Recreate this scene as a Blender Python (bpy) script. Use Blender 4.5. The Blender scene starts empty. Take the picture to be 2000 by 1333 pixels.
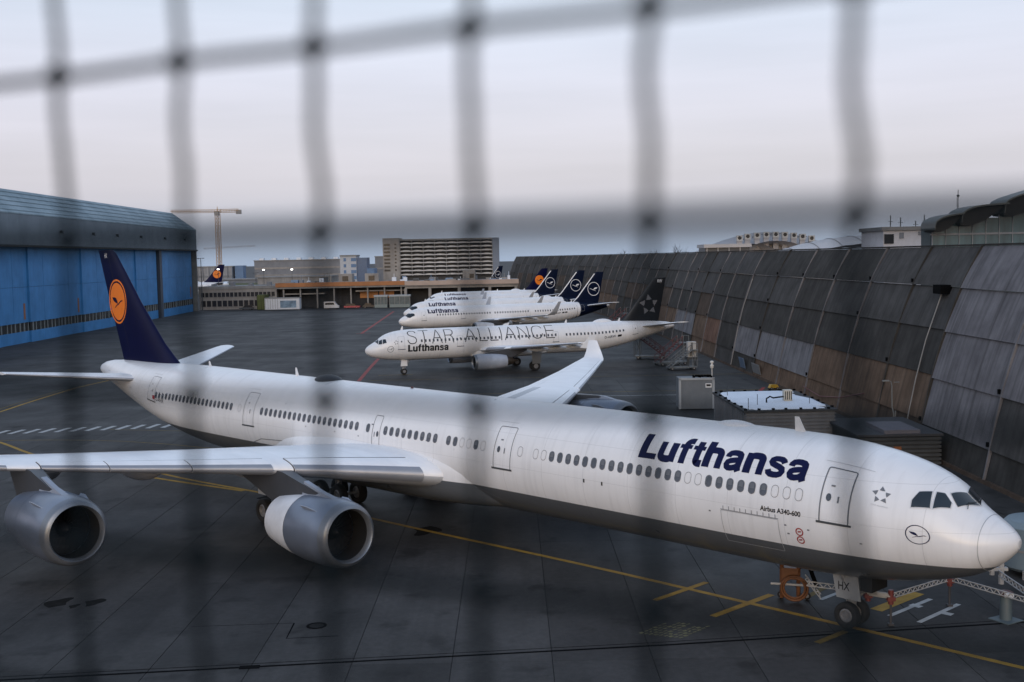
import bpy, bmesh, math, random
import numpy as np
from mathutils import Vector, Matrix
random.seed(7)
R = math.radians
scene = bpy.context.scene
col = scene.collection

# ------------------------------------------------------------------ camera
CAM_H, PITCH, ROLL = 15.02, 0.0724, -0.0195
cam = bpy.data.cameras.new('camera'); camo = bpy.data.objects.new('camera', cam); col.objects.link(camo)
f_ = Vector((0, math.cos(PITCH), -math.sin(PITCH))); r0 = Vector((1, 0, 0)); u0 = r0.cross(f_)
right = r0*math.cos(ROLL) + u0*math.sin(ROLL); up = right.cross(f_)
camo.matrix_world = Matrix(((right.x, up.x, -f_.x, 0), (right.y, up.y, -f_.y, 0), (right.z, up.z, -f_.z, CAM_H), (0, 0, 0, 1)))
cam.sensor_width = 36.0; cam.lens = 36.0*2253.3/2000.0
cam.clip_start = 0.02; cam.clip_end = 6000
cam.dof.use_dof = True; cam.dof.focus_distance = 62.0; cam.dof.aperture_fstop = 4.5
scene.camera = camo

# ------------------------------------------------------------------ world: clear dusk, the sun just down behind the viewer
SUN_EL, SUN_AZ = 7.0, 186.0            # azimuth measured clockwise from +Y (behind the viewer, a little to the left)
w = bpy.data.worlds.new('World'); scene.world = w; w.use_nodes = True
nt = w.node_tree; nt.nodes.clear()
def WN(t, **k):
    n = nt.nodes.new(t)
    for a, b in k.items(): setattr(n, a, b)
    return n
out = WN('ShaderNodeOutputWorld')
sky = WN('ShaderNodeTexSky', sky_type='NISHITA', sun_disc=False, sun_elevation=R(SUN_EL), sun_rotation=R(SUN_AZ), altitude=100, air_density=1.0, dust_density=3.0, ozone_density=1.5)
bg1 = WN('ShaderNodeBackground'); bg1.inputs['Strength'].default_value = 0.07
nt.links.new(sky.outputs[0], bg1.inputs['Color'])
tc = WN('ShaderNodeTexCoord'); sx = WN('ShaderNodeSeparateXYZ'); nt.links.new(tc.outputs['Generated'], sx.inputs[0])
ramp = WN('ShaderNodeValToRGB'); nt.links.new(sx.outputs['Z'], ramp.inputs[0])
cr = ramp.color_ramp; cr.interpolation = 'B_SPLINE'
def S(r, g, b):
    t = [c/255.0 for c in (r, g, b)]
    return tuple((c/12.92 if c <= .04045 else ((c+.055)/1.055)**2.4) for c in t)
stops = [(0.0, S(168, 186, 212)), (0.022, S(178, 192, 216)), (0.055, S(200, 194, 211)), (0.10, S(210, 201, 217)), (0.16, S(218, 211, 227)), (0.24, S(206, 214, 228)), (0.42, S(208, 221, 240)), (0.7, S(164, 187, 218)), (1.0, S(134, 161, 200))]
while len(cr.elements) < len(stops): cr.elements.new(0.5)
for e, (p, c) in zip(cr.elements, stops): e.position = p; e.color = (*c, 1)
# thin high haze streaks
no = WN('ShaderNodeTexNoise'); mp = WN('ShaderNodeMapping'); mp.inputs['Scale'].default_value = (1.5, 1.5, 16)
nt.links.new(tc.outputs['Generated'], mp.inputs[0]); nt.links.new(mp.outputs[0], no.inputs['Vector'])
no.inputs['Scale'].default_value = 2.2; no.inputs['Detail'].default_value = 4
mr = WN('ShaderNodeMapRange'); mr.inputs[1].default_value = .3; mr.inputs[2].default_value = .7; mr.inputs[3].default_value = .945; mr.inputs[4].default_value = 1.05
nt.links.new(no.outputs[0], mr.inputs[0])
vm = WN('ShaderNodeVectorMath', operation='SCALE'); nt.links.new(ramp.outputs[0], vm.inputs[0]); nt.links.new(mr.outputs[0], vm.inputs['Scale'])
bg2 = WN('ShaderNodeBackground'); bg2.inputs['Strength'].default_value = 0.90
nt.links.new(vm.outputs[0], bg2.inputs['Color'])
ad = WN('ShaderNodeAddShader'); nt.links.new(bg1.outputs[0], ad.inputs[0]); nt.links.new(bg2.outputs[0], ad.inputs[1])
nt.links.new(ad.outputs[0], out.inputs[0])

sl = bpy.data.lights.new('sun', 'SUN'); so = bpy.data.objects.new('sun', sl); col.objects.link(so)
sl.energy = 0.60; sl.angle = R(40); sl.color = (1.0, .92, .90)
az = R(SUN_AZ); sd = Vector((math.sin(az)*math.cos(R(24)), math.cos(az)*math.cos(R(24)), math.sin(R(24))))
so.rotation_euler = sd.to_track_quat('Z', 'Y').to_euler()
vs = scene.view_settings; vs.view_transform = 'Standard'; vs.look = 'None'; vs.gamma = 1.0; vs.exposure = 0.0; vs.use_curve_mapping = False

# ------------------------------------------------------------------ helpers
def tag(o, label=None, cat=None, group=None, kind=None):
    if label: o['label'] = label
    if cat: o['category'] = cat
    if group: o['group'] = group
    if kind: o['kind'] = kind
    return o
def empty(name, loc=(0, 0, 0), rz=0.0, label=None, cat=None, group=None):
    o = bpy.data.objects.new(name, None); col.objects.link(o); o.location = loc; o.rotation_euler = (0, 0, rz)
    o.empty_display_size = .2
    return tag(o, label, cat, group)
def link(name, me, parent=None, loc=None, rz=None):
    o = bpy.data.objects.new(name, me); col.objects.link(o)
    if parent: o.parent = parent
    if loc is not None: o.location = loc
    if rz is not None: o.rotation_euler = (0, 0, rz)
    return o
def copy_tree(o, parent=None):
    c = o.copy(); col.objects.link(c)
    if parent: c.parent = parent
    for ch in list(o.children): copy_tree(ch, c)
    return c
class MB:
    def __init__(s): s.v = []; s.f = []; s.m = []
    def add(s, verts, faces, mi=0):
        b = len(s.v); s.v += [tuple(p) for p in verts]; s.f += [tuple(b+i for i in f) for f in faces]; s.m += [mi]*len(faces); return s
    def box(s, c, d, rz=0.0, mi=0):
        cx, cy, cz = c; a, b, h = (d[0]/2, d[1]/2, d[2]/2); ca, sa = math.cos(rz), math.sin(rz); V = []
        for z in (-h, h):
            for (x, y) in ((-a, -b), (a, -b), (a, b), (-a, b)): V.append((cx+x*ca-y*sa, cy+x*sa+y*ca, cz+z))
        return s.add(V, [(3, 2, 1, 0), (4, 5, 6, 7), (0, 1, 5, 4), (1, 2, 6, 5), (2, 3, 7, 6), (3, 0, 4, 7)], mi)
    def b2(s, x0, x1, y0, y1, z0, z1, mi=0): return s.box(((x0+x1)/2, (y0+y1)/2, (z0+z1)/2), (abs(x1-x0), abs(y1-y0), abs(z1-z0)), 0, mi)
    def tube(s, p0, p1, r0, r1=None, n=8, mi=0, caps=True):
        p0, p1 = Vector(p0), Vector(p1); r1 = r0 if r1 is None else r1; d = (p1-p0)
        if d.length < 1e-6: return s
        d.normalize(); a = d.orthogonal().normalized(); b = d.cross(a); V = []
        for p, r in ((p0, r0), (p1, r1)):
            for k in range(n):
                t = 2*math.pi*k/n; V.append(p+a*(r*math.cos(t))+b*(r*math.sin(t)))
        F = [(k, (k+1) % n, n+(k+1) % n, n+k) for k in range(n)]
        if caps: F += [tuple(range(n-1, -1, -1)), tuple(range(n, 2*n))]
        return s.add(V, F, mi)
    def path(s, pts, r, n=6, mi=0):
        rs = r if isinstance(r, (list, tuple)) else [r]*len(pts)
        pts = [Vector(p) for p in pts]; V = []; a = None
        for i, p in enumerate(pts):
            d = (pts[min(i+1, len(pts)-1)]-pts[max(i-1, 0)]).normalized()
            a = d.orthogonal().normalized() if a is None else (a-d*a.dot(d)).normalized(); b = d.cross(a)
            for k in range(n):
                t = 2*math.pi*k/n; V.append(p+a*(rs[i]*math.cos(t))+b*(rs[i]*math.sin(t)))
        F = [(i*n+k, i*n+(k+1) % n, (i+1)*n+(k+1) % n, (i+1)*n+k) for i in range(len(pts)-1) for k in range(n)]
        F += [tuple(range(n-1, -1, -1)), tuple(range((len(pts)-1)*n, len(pts)*n))]
        return s.add(V, F, mi)
    def loft(s, rings, close=True, cap0=False, cap1=False, mi=0):
        n = len(rings[0]); V = [p for r in rings for p in r]; F = []
        for i in range(len(rings)-1):
            for k in range(n if close else n-1): F.append((i*n+k, i*n+(k+1) % n, (i+1)*n+(k+1) % n, (i+1)*n+k))
        if cap0: F.append(tuple(range(n-1, -1, -1)))
        if cap1: F.append(tuple(range((len(rings)-1)*n, len(rings)*n)))
        return s.add(V, F, mi)
    def lathe(s, prof, c=(0, 0, 0), axis='X', n=32, mi=0):
        rings = []
        for a, r in prof:
            ring = []
            for k in range(n):
                t = 2*math.pi*k/n; y, z = r*math.cos(t), r*math.sin(t)
                ring.append((c[0]+a, c[1]+y, c[2]+z) if axis == 'X' else ((c[0]+y, c[1]+a, c[2]+z) if axis == 'Y' else (c[0]+y, c[1]+z, c[2]+a)))
            rings.append(ring)
        return s.loft(rings, True, False, False, mi)
    def poly(s, pts, mi=0): return s.add(pts, [tuple(range(len(pts)))], mi)
    def prism(s, pts, d, mi=0):
        d = Vector(d); n = len(pts); V = [Vector(p) for p in pts]+[Vector(p)+d for p in pts]
        return s.add(V, [tuple(range(n-1, -1, -1)), tuple(range(n, 2*n))]+[(k, (k+1) % n, n+(k+1) % n, n+k) for k in range(n)], mi)
    def mesh(s, name, mats, smooth=None):
        me = bpy.data.meshes.new(name); me.from_pydata(s.v, [], s.f); me.validate()
        mats = mats if isinstance(mats, (list, tuple)) else [mats]
        for m in mats: me.materials.append(m)
        if len(mats) > 1 and len(me.polygons) == len(s.m): me.polygons.foreach_set('material_index', s.m)
        bm = bmesh.new(); bm.from_mesh(me); bmesh.ops.recalc_face_normals(bm, faces=bm.faces); bm.to_mesh(me); bm.free()
        if smooth is not None:
            me.shade_smooth(); me.set_sharp_from_angle(angle=R(smooth))
        me.update(); return me
    def build(s, name, mats, parent=None, smooth=None, loc=None, rz=None): return link(name, s.mesh(name, mats, smooth), parent, loc, rz)

def pchip(xs, ys):
    xs = np.array(xs, float); ys = np.array(ys, float); h = np.diff(xs); d = np.diff(ys)/h; m = np.zeros(len(xs)); m[0], m[-1] = d[0], d[-1]
    for i in range(1, len(xs)-1):
        if d[i-1]*d[i] > 0:
            w1, w2 = 2*h[i]+h[i-1], h[i]+2*h[i-1]; m[i] = (w1+w2)/(w1/d[i-1]+w2/d[i])
    def f(x):
        x = min(max(x, xs[0]), xs[-1]); i = min(int(np.searchsorted(xs, x, 'right'))-1, len(h)-1); i = max(i, 0)
        t = (x-xs[i])/h[i]
        return float((1+2*t)*(1-t)**2*ys[i]+t*(1-t)**2*h[i]*m[i]+t*t*(3-2*t)*ys[i+1]+t*t*(t-1)*h[i]*m[i+1])
    return f

# ------------------------------------------------------------------ materials
MATS = {}
def mat(name, rgb, rough=.5, metal=0.0, var=.10, scale=1.2, stretch=(1, 1, 1), bump=0.0, spec=.5, emit=None, coat=0.0, rgb2=None):
    if name in MATS: return MATS[name]
    m = bpy.data.materials.new(name); m.use_nodes = True; t = m.node_tree; b = t.nodes['Principled BSDF']
    b.inputs['Roughness'].default_value = rough; b.inputs['Metallic'].default_value = metal; b.inputs['Specular IOR Level'].default_value = spec
    b.inputs['Coat Weight'].default_value = coat; b.inputs['Coat Roughness'].default_value = .12
    c = t.nodes.new('ShaderNodeTexCoord'); mpn = t.nodes.new('ShaderNodeMapping'); mpn.inputs['Scale'].default_value = stretch
    n = t.nodes.new('ShaderNodeTexNoise'); n.inputs['Scale'].default_value = scale; n.inputs['Detail'].default_value = 6; n.inputs['Roughness'].default_value = .6
    t.links.new(c.outputs['Object'], mpn.inputs[0]); t.links.new(mpn.outputs[0], n.inputs['Vector'])
    r = t.nodes.new('ShaderNodeValToRGB'); e = r.color_ramp.elements; e[0].position = .3; e[1].position = .7
    lo = tuple(x*(1-var) for x in rgb); hi = rgb2 if rgb2 else tuple(min(1, x*(1+var)) for x in rgb)
    e[0].color = (*lo, 1); e[1].color = (*hi, 1)
    t.links.new(n.outputs[0], r.inputs[0]); t.links.new(r.outputs[0], b.inputs['Base Color'])
    if bump:
        n2 = t.nodes.new('ShaderNodeTexNoise'); n2.inputs['Scale'].default_value = scale*9; n2.inputs['Detail'].default_value = 4; t.links.new(mpn.outputs[0], n2.inputs['Vector'])
        bu = t.nodes.new('ShaderNodeBump'); bu.inputs['Strength'].default_value = bump; bu.inputs['Distance'].default_value = .02
        t.links.new(n2.outputs[0], bu.inputs['Height']); t.links.new(bu.outputs[0], b.inputs['Normal'])
    if emit:
        b.inputs['Emission Color'].default_value = (*emit[:3], 1); b.inputs['Emission Strength'].default_value = emit[3]
    MATS[name] = m; return m
def nodes_of(m): return m.node_tree, m.node_tree.nodes['Principled BSDF']

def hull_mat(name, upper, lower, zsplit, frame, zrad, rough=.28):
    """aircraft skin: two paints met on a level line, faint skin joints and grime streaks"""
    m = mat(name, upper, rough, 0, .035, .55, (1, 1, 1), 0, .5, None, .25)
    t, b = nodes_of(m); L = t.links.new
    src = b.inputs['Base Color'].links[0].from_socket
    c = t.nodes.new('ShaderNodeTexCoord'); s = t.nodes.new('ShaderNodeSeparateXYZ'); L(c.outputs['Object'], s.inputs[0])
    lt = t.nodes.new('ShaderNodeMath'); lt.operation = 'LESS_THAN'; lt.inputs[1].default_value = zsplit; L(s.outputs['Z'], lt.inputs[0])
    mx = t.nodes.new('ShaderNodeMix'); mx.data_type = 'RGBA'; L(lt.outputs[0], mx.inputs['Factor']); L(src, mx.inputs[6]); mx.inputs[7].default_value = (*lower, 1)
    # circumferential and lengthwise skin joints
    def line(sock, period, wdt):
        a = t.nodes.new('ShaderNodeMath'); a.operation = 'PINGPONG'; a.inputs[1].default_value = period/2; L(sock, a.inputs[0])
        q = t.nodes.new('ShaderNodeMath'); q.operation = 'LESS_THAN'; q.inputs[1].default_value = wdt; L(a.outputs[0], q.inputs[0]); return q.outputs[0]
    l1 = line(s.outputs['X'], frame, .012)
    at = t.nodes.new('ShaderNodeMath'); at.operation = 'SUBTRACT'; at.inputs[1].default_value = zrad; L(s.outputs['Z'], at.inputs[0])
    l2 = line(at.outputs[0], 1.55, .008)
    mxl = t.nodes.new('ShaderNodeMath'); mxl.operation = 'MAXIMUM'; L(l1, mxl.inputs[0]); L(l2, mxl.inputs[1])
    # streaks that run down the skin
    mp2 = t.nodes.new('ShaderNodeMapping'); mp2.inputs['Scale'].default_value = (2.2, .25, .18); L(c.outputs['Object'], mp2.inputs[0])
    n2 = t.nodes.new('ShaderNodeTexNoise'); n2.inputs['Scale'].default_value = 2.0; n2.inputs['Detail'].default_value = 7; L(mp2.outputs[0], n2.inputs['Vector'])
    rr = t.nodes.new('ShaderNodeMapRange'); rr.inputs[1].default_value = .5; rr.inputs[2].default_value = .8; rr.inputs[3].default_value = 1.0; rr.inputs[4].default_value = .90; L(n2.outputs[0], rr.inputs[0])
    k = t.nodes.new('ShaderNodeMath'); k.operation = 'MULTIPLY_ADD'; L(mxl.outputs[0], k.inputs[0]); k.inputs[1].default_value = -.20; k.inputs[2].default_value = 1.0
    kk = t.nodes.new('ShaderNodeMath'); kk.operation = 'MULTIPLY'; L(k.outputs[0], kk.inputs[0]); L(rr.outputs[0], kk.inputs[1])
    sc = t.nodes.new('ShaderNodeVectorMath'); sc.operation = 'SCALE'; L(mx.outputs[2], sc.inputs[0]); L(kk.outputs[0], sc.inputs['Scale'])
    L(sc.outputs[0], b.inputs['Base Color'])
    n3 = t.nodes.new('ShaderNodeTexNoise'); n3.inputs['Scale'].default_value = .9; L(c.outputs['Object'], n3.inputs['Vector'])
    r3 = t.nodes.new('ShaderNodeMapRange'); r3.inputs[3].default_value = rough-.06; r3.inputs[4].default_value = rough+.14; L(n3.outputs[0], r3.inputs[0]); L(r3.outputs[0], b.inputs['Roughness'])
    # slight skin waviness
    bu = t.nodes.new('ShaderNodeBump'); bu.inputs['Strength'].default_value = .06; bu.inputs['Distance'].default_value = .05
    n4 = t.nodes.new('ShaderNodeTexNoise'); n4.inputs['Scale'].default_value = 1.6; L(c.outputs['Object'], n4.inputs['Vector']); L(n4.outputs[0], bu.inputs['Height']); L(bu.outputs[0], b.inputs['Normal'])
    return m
def streak_mat(name, rgb, rgb2, rough=.85, sc=.5, stain=(.02, .018, .016), amount=.6, st=(1.6, 1.6, .07)):
    """weathered concrete or sheet metal with dark runs from the top; world-sized in object space, z up"""
    m = mat(name, rgb, rough, 0, .22, sc, (1, 1, 1), .25, .12, None, 0, rgb2)
    t, b = nodes_of(m); L = t.links.new; src = b.inputs['Base Color'].links[0].from_socket
    c = t.nodes.new('ShaderNodeTexCoord'); mp2 = t.nodes.new('ShaderNodeMapping'); mp2.inputs['Scale'].default_value = st; L(c.outputs['Object'], mp2.inputs[0])
    n2 = t.nodes.new('ShaderNodeTexNoise'); n2.inputs['Scale'].default_value = 1.1; n2.inputs['Detail'].default_value = 8; n2.inputs['Roughness'].default_value = .65; L(mp2.outputs[0], n2.inputs['Vector'])
    rr = t.nodes.new('ShaderNodeMapRange'); rr.inputs[1].default_value = .45; rr.inputs[2].default_value = .75; rr.inputs[3].default_value = 0; rr.inputs[4].default_value = amount; L(n2.outputs[0], rr.inputs[0])
    mx = t.nodes.new('ShaderNodeMix'); mx.data_type = 'RGBA'; L(rr.outputs[0], mx.inputs['Factor']); L(src, mx.inputs[6]); mx.inputs[7].default_value = (*stain, 1)
    L(mx.outputs[2], b.inputs['Base Color'])
    return m

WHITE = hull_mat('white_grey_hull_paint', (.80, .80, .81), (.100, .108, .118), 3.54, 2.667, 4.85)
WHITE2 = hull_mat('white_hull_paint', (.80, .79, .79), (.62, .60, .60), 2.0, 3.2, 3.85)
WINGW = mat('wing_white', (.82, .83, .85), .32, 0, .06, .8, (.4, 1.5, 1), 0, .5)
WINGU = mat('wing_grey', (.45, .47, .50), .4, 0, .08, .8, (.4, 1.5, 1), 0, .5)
SLAT = mat('slat_metal', (.30, .315, .35), .38, .35, .08, .7)
NAVY = mat('navy_paint', (.004, .005, .034), .35, 0, .12, 1.0, (1, 1, 1), 0, .10)
NAVY2 = mat('dark_navy_paint', (.004, .008, .025), .35, 0, .12, 1.0, (1, 1, 1), 0, .16)
BLACK = mat('black_paint', (.008, .008, .010), .35, 0, .15, 1.0)
ORANGE = mat('orange_paint', (.82, .20, .012), .4, 0, .06, 1.5)
TEXTNAVY = mat('lettering_navy', (.004, .006, .046), .4, 0, .1, 2, (1, 1, 1), 0, .15)
LINEGREY = mat('outline_grey', (.16, .17, .19), .45, 0, .1, 3)
SILVER = mat('silver_mark', (.42, .43, .45), .4, .2, .1, 3)
PANE = mat('cabin_pane', (.065, .075, .095), .18, 0, .35, 1.3, (1, 1, 1), 0, .6)
PLUG = mat('plug_white', (.78, .78, .79), .35, 0, .03, 2)
GLASS = mat('cockpit_glass', (.012, .016, .020), .06, 0, .3, 1.0, (1, 1, 1), 0, .8)
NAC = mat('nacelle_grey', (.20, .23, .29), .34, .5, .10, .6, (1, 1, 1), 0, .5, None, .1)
LIP = mat('inlet_lip_metal', (.22, .235, .26), .36, .6, .08, 1.2)
DARK = mat('engine_dark', (.007, .007, .008), .7, 0, .2, 2)
FANM = mat('fan_blade_metal', (.016, .016, .018), .5, .4, .2, 3)
HOT = mat('burnt_metal', (.12, .095, .075), .4, .8, .3, 2)
TYRE = mat('tyre_rubber', (.016, .016, .017), .85, 0, .25, 4, (1, 1, 1), .15)
RIM = mat('wheel_hub', (.24, .24, .25), .45, .3, .15, 4)
STEEL = mat('gear_steel', (.34, .35, .37), .4, .4, .2, 3)

# ------------------------------------------------------------------ aircraft tools
class Hull:
    """fuselage: stations (X from the nose, top z, bottom z, half width)"""
    def __init__(s, st):
        xs = [math.sqrt(a[0]) for a in st]; s.len = st[-1][0]
        s.t = pchip(xs, [a[1] for a in st]); s.b = pchip(xs, [a[2] for a in st]); s.w = pchip(xs, [a[3] for a in st])
    def sec(s, X):
        q = math.sqrt(max(X, 0)); t, b = s.t(q), s.b(q); return (t+b)/2, (t-b)/2, s.w(q)
    def p(s, X, th, side=1, off=0.0):
        zc, rz, ry = s.sec(X); c, sn = math.cos(th), math.sin(th)
        y, z = ry*c, zc+rz*sn
        if off:
            ny, nz = c/max(ry, .05), sn/max(rz, .05); l = math.hypot(ny, nz); y += off*ny/l; z += off*nz/l
            if X < 6:   # nose leans forward: push the skin out along its slope as well
                z2c, r2z, r2y = s.sec(X+.05); g = (r2y*c-ry*c)/.05*(ny/l)+(z2c+r2z*sn-zc-rz*sn)/.05*(nz/l)
                return Vector((X-off*g, side*y, z))
        return Vector((X, side*y, z))
    def mesh(s, name, m, n=72, xs=None):
        mb = MB(); rings = []
        for X in xs:
            rings.append([s.p(X, 2*math.pi*k/n) for k in range(n)])
        mb.loft(rings, True, True, True); return mb.mesh(name, m, 50)

def text_bm(body, w, h, weight=0.0, shear=0.0, ref=None):
    """flat letters with width w and capital height h, lower left at 0,0"""
    cu = bpy.data.curves.new('t', 'FONT'); cu.body = body; cu.offset = weight; cu.shear = shear; cu.resolution_u = 5; cu.fill_mode = 'FRONT'
    o = bpy.data.objects.new('t', cu); col.objects.link(o); bpy.context.view_layer.update()
    me = bpy.data.meshes.new_from_object(o.evaluated_get(bpy.context.evaluated_depsgraph_get())); bpy.data.objects.remove(o); bpy.data.curves.remove(cu)
    bm = bmesh.new(); bm.from_mesh(me); bpy.data.meshes.remove(me)
    xs = [v.co.x for v in bm.verts]; ys = [v.co.y for v in bm.verts]
    x0, x1, y0, y1 = min(xs), max(xs), 0.0, max(ys)
    for v in bm.verts: v.co = Vector(((v.co.x-x0)*w/(x1-x0), (v.co.y-y0)*h/(y1-y0), 0))
    return bm
def shape_bm(polys):
    bm = bmesh.new()
    for p in polys:
        vs_ = [bm.verts.new((x, y, 0)) for x, y in p]
        f = bm.faces.new(vs_)
    bmesh.ops.triangulate(bm, faces=bm.faces[:]); return bm
def ring_poly(r0, r1, n=40, cx=0, cy=0):
    P = []
    for k in range(n):
        a, b = 2*math.pi*k/n, 2*math.pi*(k+1)/n
        P.append([(cx+r*math.cos(t), cy+r*math.sin(t)) for r, t in ((r0, a), (r1, a), (r1, b), (r0, b))])
    return P
def disc_poly(r, n=40): return [[(r*math.cos(2*math.pi*k/n), r*math.sin(2*math.pi*k/n)) for k in range(n)]]
def slit(bm, du, dv):
    """cut flat faces into small cells so they can follow a curved skin"""
    for ax, step in ((0, du), (1, dv)):
        if not step: continue
        vals = [v.co[ax] for v in bm.verts]; a = math.floor(min(vals)/step)*step+step; m = max(vals)
        while a < m-1e-5:
            no_ = (1, 0, 0) if ax == 0 else (0, 1, 0); co = (a, 0, 0) if ax == 0 else (0, a, 0)
            bmesh.ops.bisect_plane(bm, geom=bm.verts[:]+bm.edges[:]+bm.faces[:], plane_co=co, plane_no=no_, dist=1e-5); a += step
def wrap(bm, fn, name, m, parent, du=0, dv=.12):
    slit(bm, du, dv)
    for v in bm.verts: z_ = v.co.z; v.co = fn(v.co.x, v.co.y, z_) if z_ else fn(v.co.x, v.co.y)
    me = bpy.data.meshes.new(name); bmesh.ops.recalc_face_normals(bm, faces=bm.faces); bm.to_mesh(me); bm.free(); me.materials.append(m); me.shade_smooth()
    return link(name, me, parent)
def side_fn(hull, X0, th0, side, rad, off=.006):
    """u runs to the viewer's right: towards the nose on the right-hand side, towards the tail on the left-hand side"""
    return lambda u, v, w_=0.0: hull.p(X0-side*u, th0+v/rad, side, off+w_)
def fin_fn(X0, z0, yfn, side, off=.012): return lambda u, v: Vector((X0-side*u, side*(yfn(X0-side*u, z0+v)+off), z0+v))


# ------------------------------------------------------------------ drawn lettering (heavy and thin grotesque capitals)
def arc(cx, cy, rx, ry, a0, a1, n=8): return [(cx+rx*math.cos(R(a0+(a1-a0)*k/n)), cy+ry*math.sin(R(a0+(a1-a0)*k/n))) for k in range(n+1)]
A_TOP = [(.085, .47), (.09, .55), (.13, .62), (.21, .655), (.31, .66), (.41, .635), (.46, .58), (.475, .50), (.475, .14), (.49, .05), (.51, 0)]
A_BOWL = [(.475, .43), (.42, .40), (.30, .375), (.19, .34), (.12, .29), (.10, .21), (.125, .13), (.19, .09), (.27, .09), (.36, .12), (.43, .18), (.47, .27)]
S_LINE = [(.50, .52), (.46, .60), (.39, .65), (.29, .662), (.19, .65), (.125, .60), (.115, .53), (.16, .46), (.27, .41), (.38, .37), (.47, .31), (.495, .22), (.46, .135), (.38, .09), (.28, .078), (.17, .09), (.10, .145), (.075, .235)]
HEAVY = {'L': (.60, [('p', [(0, 1), (.255, 1), (.255, .215), (.62, .215), (.62, 0), (0, 0)])]),
 'u': (.61, [('l', .205, [(.103, .74), (.103, .27)]+arc(.255, .245, .152, .16, 180, 270)+[(.33, .085)]+arc(.355, .27, .152, .185, 270, 360)), ('p', [(.385, 0), (.625, 0), (.625, .74), (.385, .74)])]),
 'f': (.40, [('l', .205, [(.205, 0), (.205, .73)]+arc(.33, .75, .125, .16, 180, 90)+[(.42, .91)]), ('p', [(0, .575), (.40, .575), (.40, .74), (0, .74)])]),
 't': (.40, [('l', .205, [(.205, .93), (.205, .22)]+arc(.33, .20, .125, .115, 180, 270)+[(.41, .085)]), ('p', [(0, .575), (.40, .575), (.40, .74), (0, .74)])]),
 'a': (.60, [('l', .18, A_TOP), ('l', .165, A_BOWL)]), 's': (.57, [('l', .165, S_LINE)])}
_n = [('l', .205, [(.61-x, .74-y) for x, y in HEAVY['u'][1][0][2]]), ('p', [(.61-x, .74-y) for x, y in HEAVY['u'][1][1][1]])]
HEAVY['n'] = (.61, _n); HEAVY['h'] = (.61, [_n[0], ('p', [(-.015, 0), (.225, 0), (.225, 1), (-.015, 1)])])
TW = .062; h_ = TW/2
THIN = {'S': (.82, [('l', TW, [(.76, .76), (.70, .88), (.58, .955), (.42, .969), (.25, .95), (.13, .86), (.11, .74), (.17, .62), (.32, .55), (.52, .49), (.68, .42), (.775, .30), (.75, .15), (.62, .055), (.42, .031), (.23, .06), (.09, .17), (.05, .29)])]),
 'T': (.84, [('l', TW, [(0, .969), (.84, .969)]), ('l', TW, [(.42, 1-TW), (.42, 0)])]), 'A': (.90, [('l', TW, [(.03, 0), (.45, .97), (.87, 0)]), ('l', TW, [(.20, .34), (.70, .34)])]),
 'R': (.80, [('l', TW, [(h_, 0), (h_, .969), (.48, .969), (.62, .94), (.71, .86), (.73, .74), (.70, .60), (.60, .52), (.46, .49), (h_+TW/2, .49)]), ('l', TW, [(.47, .47), (.62, .40), (.68, .27), (.70, .10), (.76, 0)])]),
 'L': (.62, [('l', TW, [(h_, 1), (h_, h_), (.62, h_)])]), 'I': (TW, [('l', TW, [(h_, 0), (h_, 1)])]), 'N': (.80, [('l', TW, [(h_, 0), (h_, .96), (.80-h_, .04), (.80-h_, 1)])]),
 'C': (.90, [('l', TW, [(.84, .72), (.76, .87), (.62, .955), (.46, .969), (.28, .94), (.13, .81), (.05, .62), (.04, .48), (.07, .30), (.17, .12), (.31, .045), (.47, .031), (.64, .06), (.78, .16), (.86, .33)])]),
 'E': (.70, [('l', TW, [(.70, .969), (h_, .969), (h_, h_), (.70, h_)]), ('l', TW, [(TW, .51), (.66, .51)])])}
def drawn_bm(word, font, w, h, gap=.065, space=.5):
    """letters as flat strokes; every stroke a hair above the one before, where they cross"""
    bm = bmesh.new(); x0 = 0.0; lay = 0; total = sum(font[c][0]+gap if c != ' ' else space for c in word)-gap; kx = w/total
    for c in word:
        if c == ' ': x0 += space; continue
        wd, parts = font[c]
        for j, q in enumerate(parts):
            z = .0012*j
            if q[0] == 'p': bm.faces.new([bm.verts.new(((x0+x)*kx, y*h, z)) for x, y in q[1]])
            else:
                P = [Vector(((x0+x)*kx, y*h)) for x, y in q[2]]; t = q[1]*h/2; tk = q[1]*(1.13 if font is HEAVY else 1.0)*(kx*.5+h*.5)/2; V = []
                for i, p in enumerate(P):
                    a = (P[i]-P[i-1]).normalized() if i else None; b = (P[i+1]-P[i]).normalized() if i < len(P)-1 else None
                    d = ((a or b)+(b or a)).normalized(); n_ = Vector((-d.y, d.x)); cs = n_.dot(Vector((-(a or b).y, (a or b).x))); m_ = tk/max(cs, .35)
                    V.append((bm.verts.new((p.x+n_.x*m_, p.y+n_.y*m_, z)), bm.verts.new((p.x-n_.x*m_, p.y-n_.y*m_, z))))
                for i in range(len(P)-1): bm.faces.new((V[i][0], V[i][1], V[i+1][1], V[i+1][0]))
        x0 += wd+gap
    bmesh.ops.triangulate(bm, faces=bm.faces[:]); return bm
BIRD = [[(-.80, .24), (-.58, .02), (-.30, -.07)], [(-.80, .24), (-.30, -.07), (-.18, .20), (-.36, .25)], [(-.30, -.07), (.06, -.14), (-.02, .02), (-.18, .20)],
        [(-.50, -.42), (-.06, -.24), (.06, -.14), (-.10, -.18), (-.47, -.37)], [(-.06, -.24), (.20, -.18), (.24, -.06), (.06, -.14)],
        [(.20, -.18), (.52, -.01), (.52, .07), (.24, -.06)], [(.52, -.01), (.86, .05), (.66, .10), (.52, .07)]]
def bird(s, mirror=False): return [[((-x if mirror else x)*s, y*s) for x, y in p] for p in BIRD]
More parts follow.
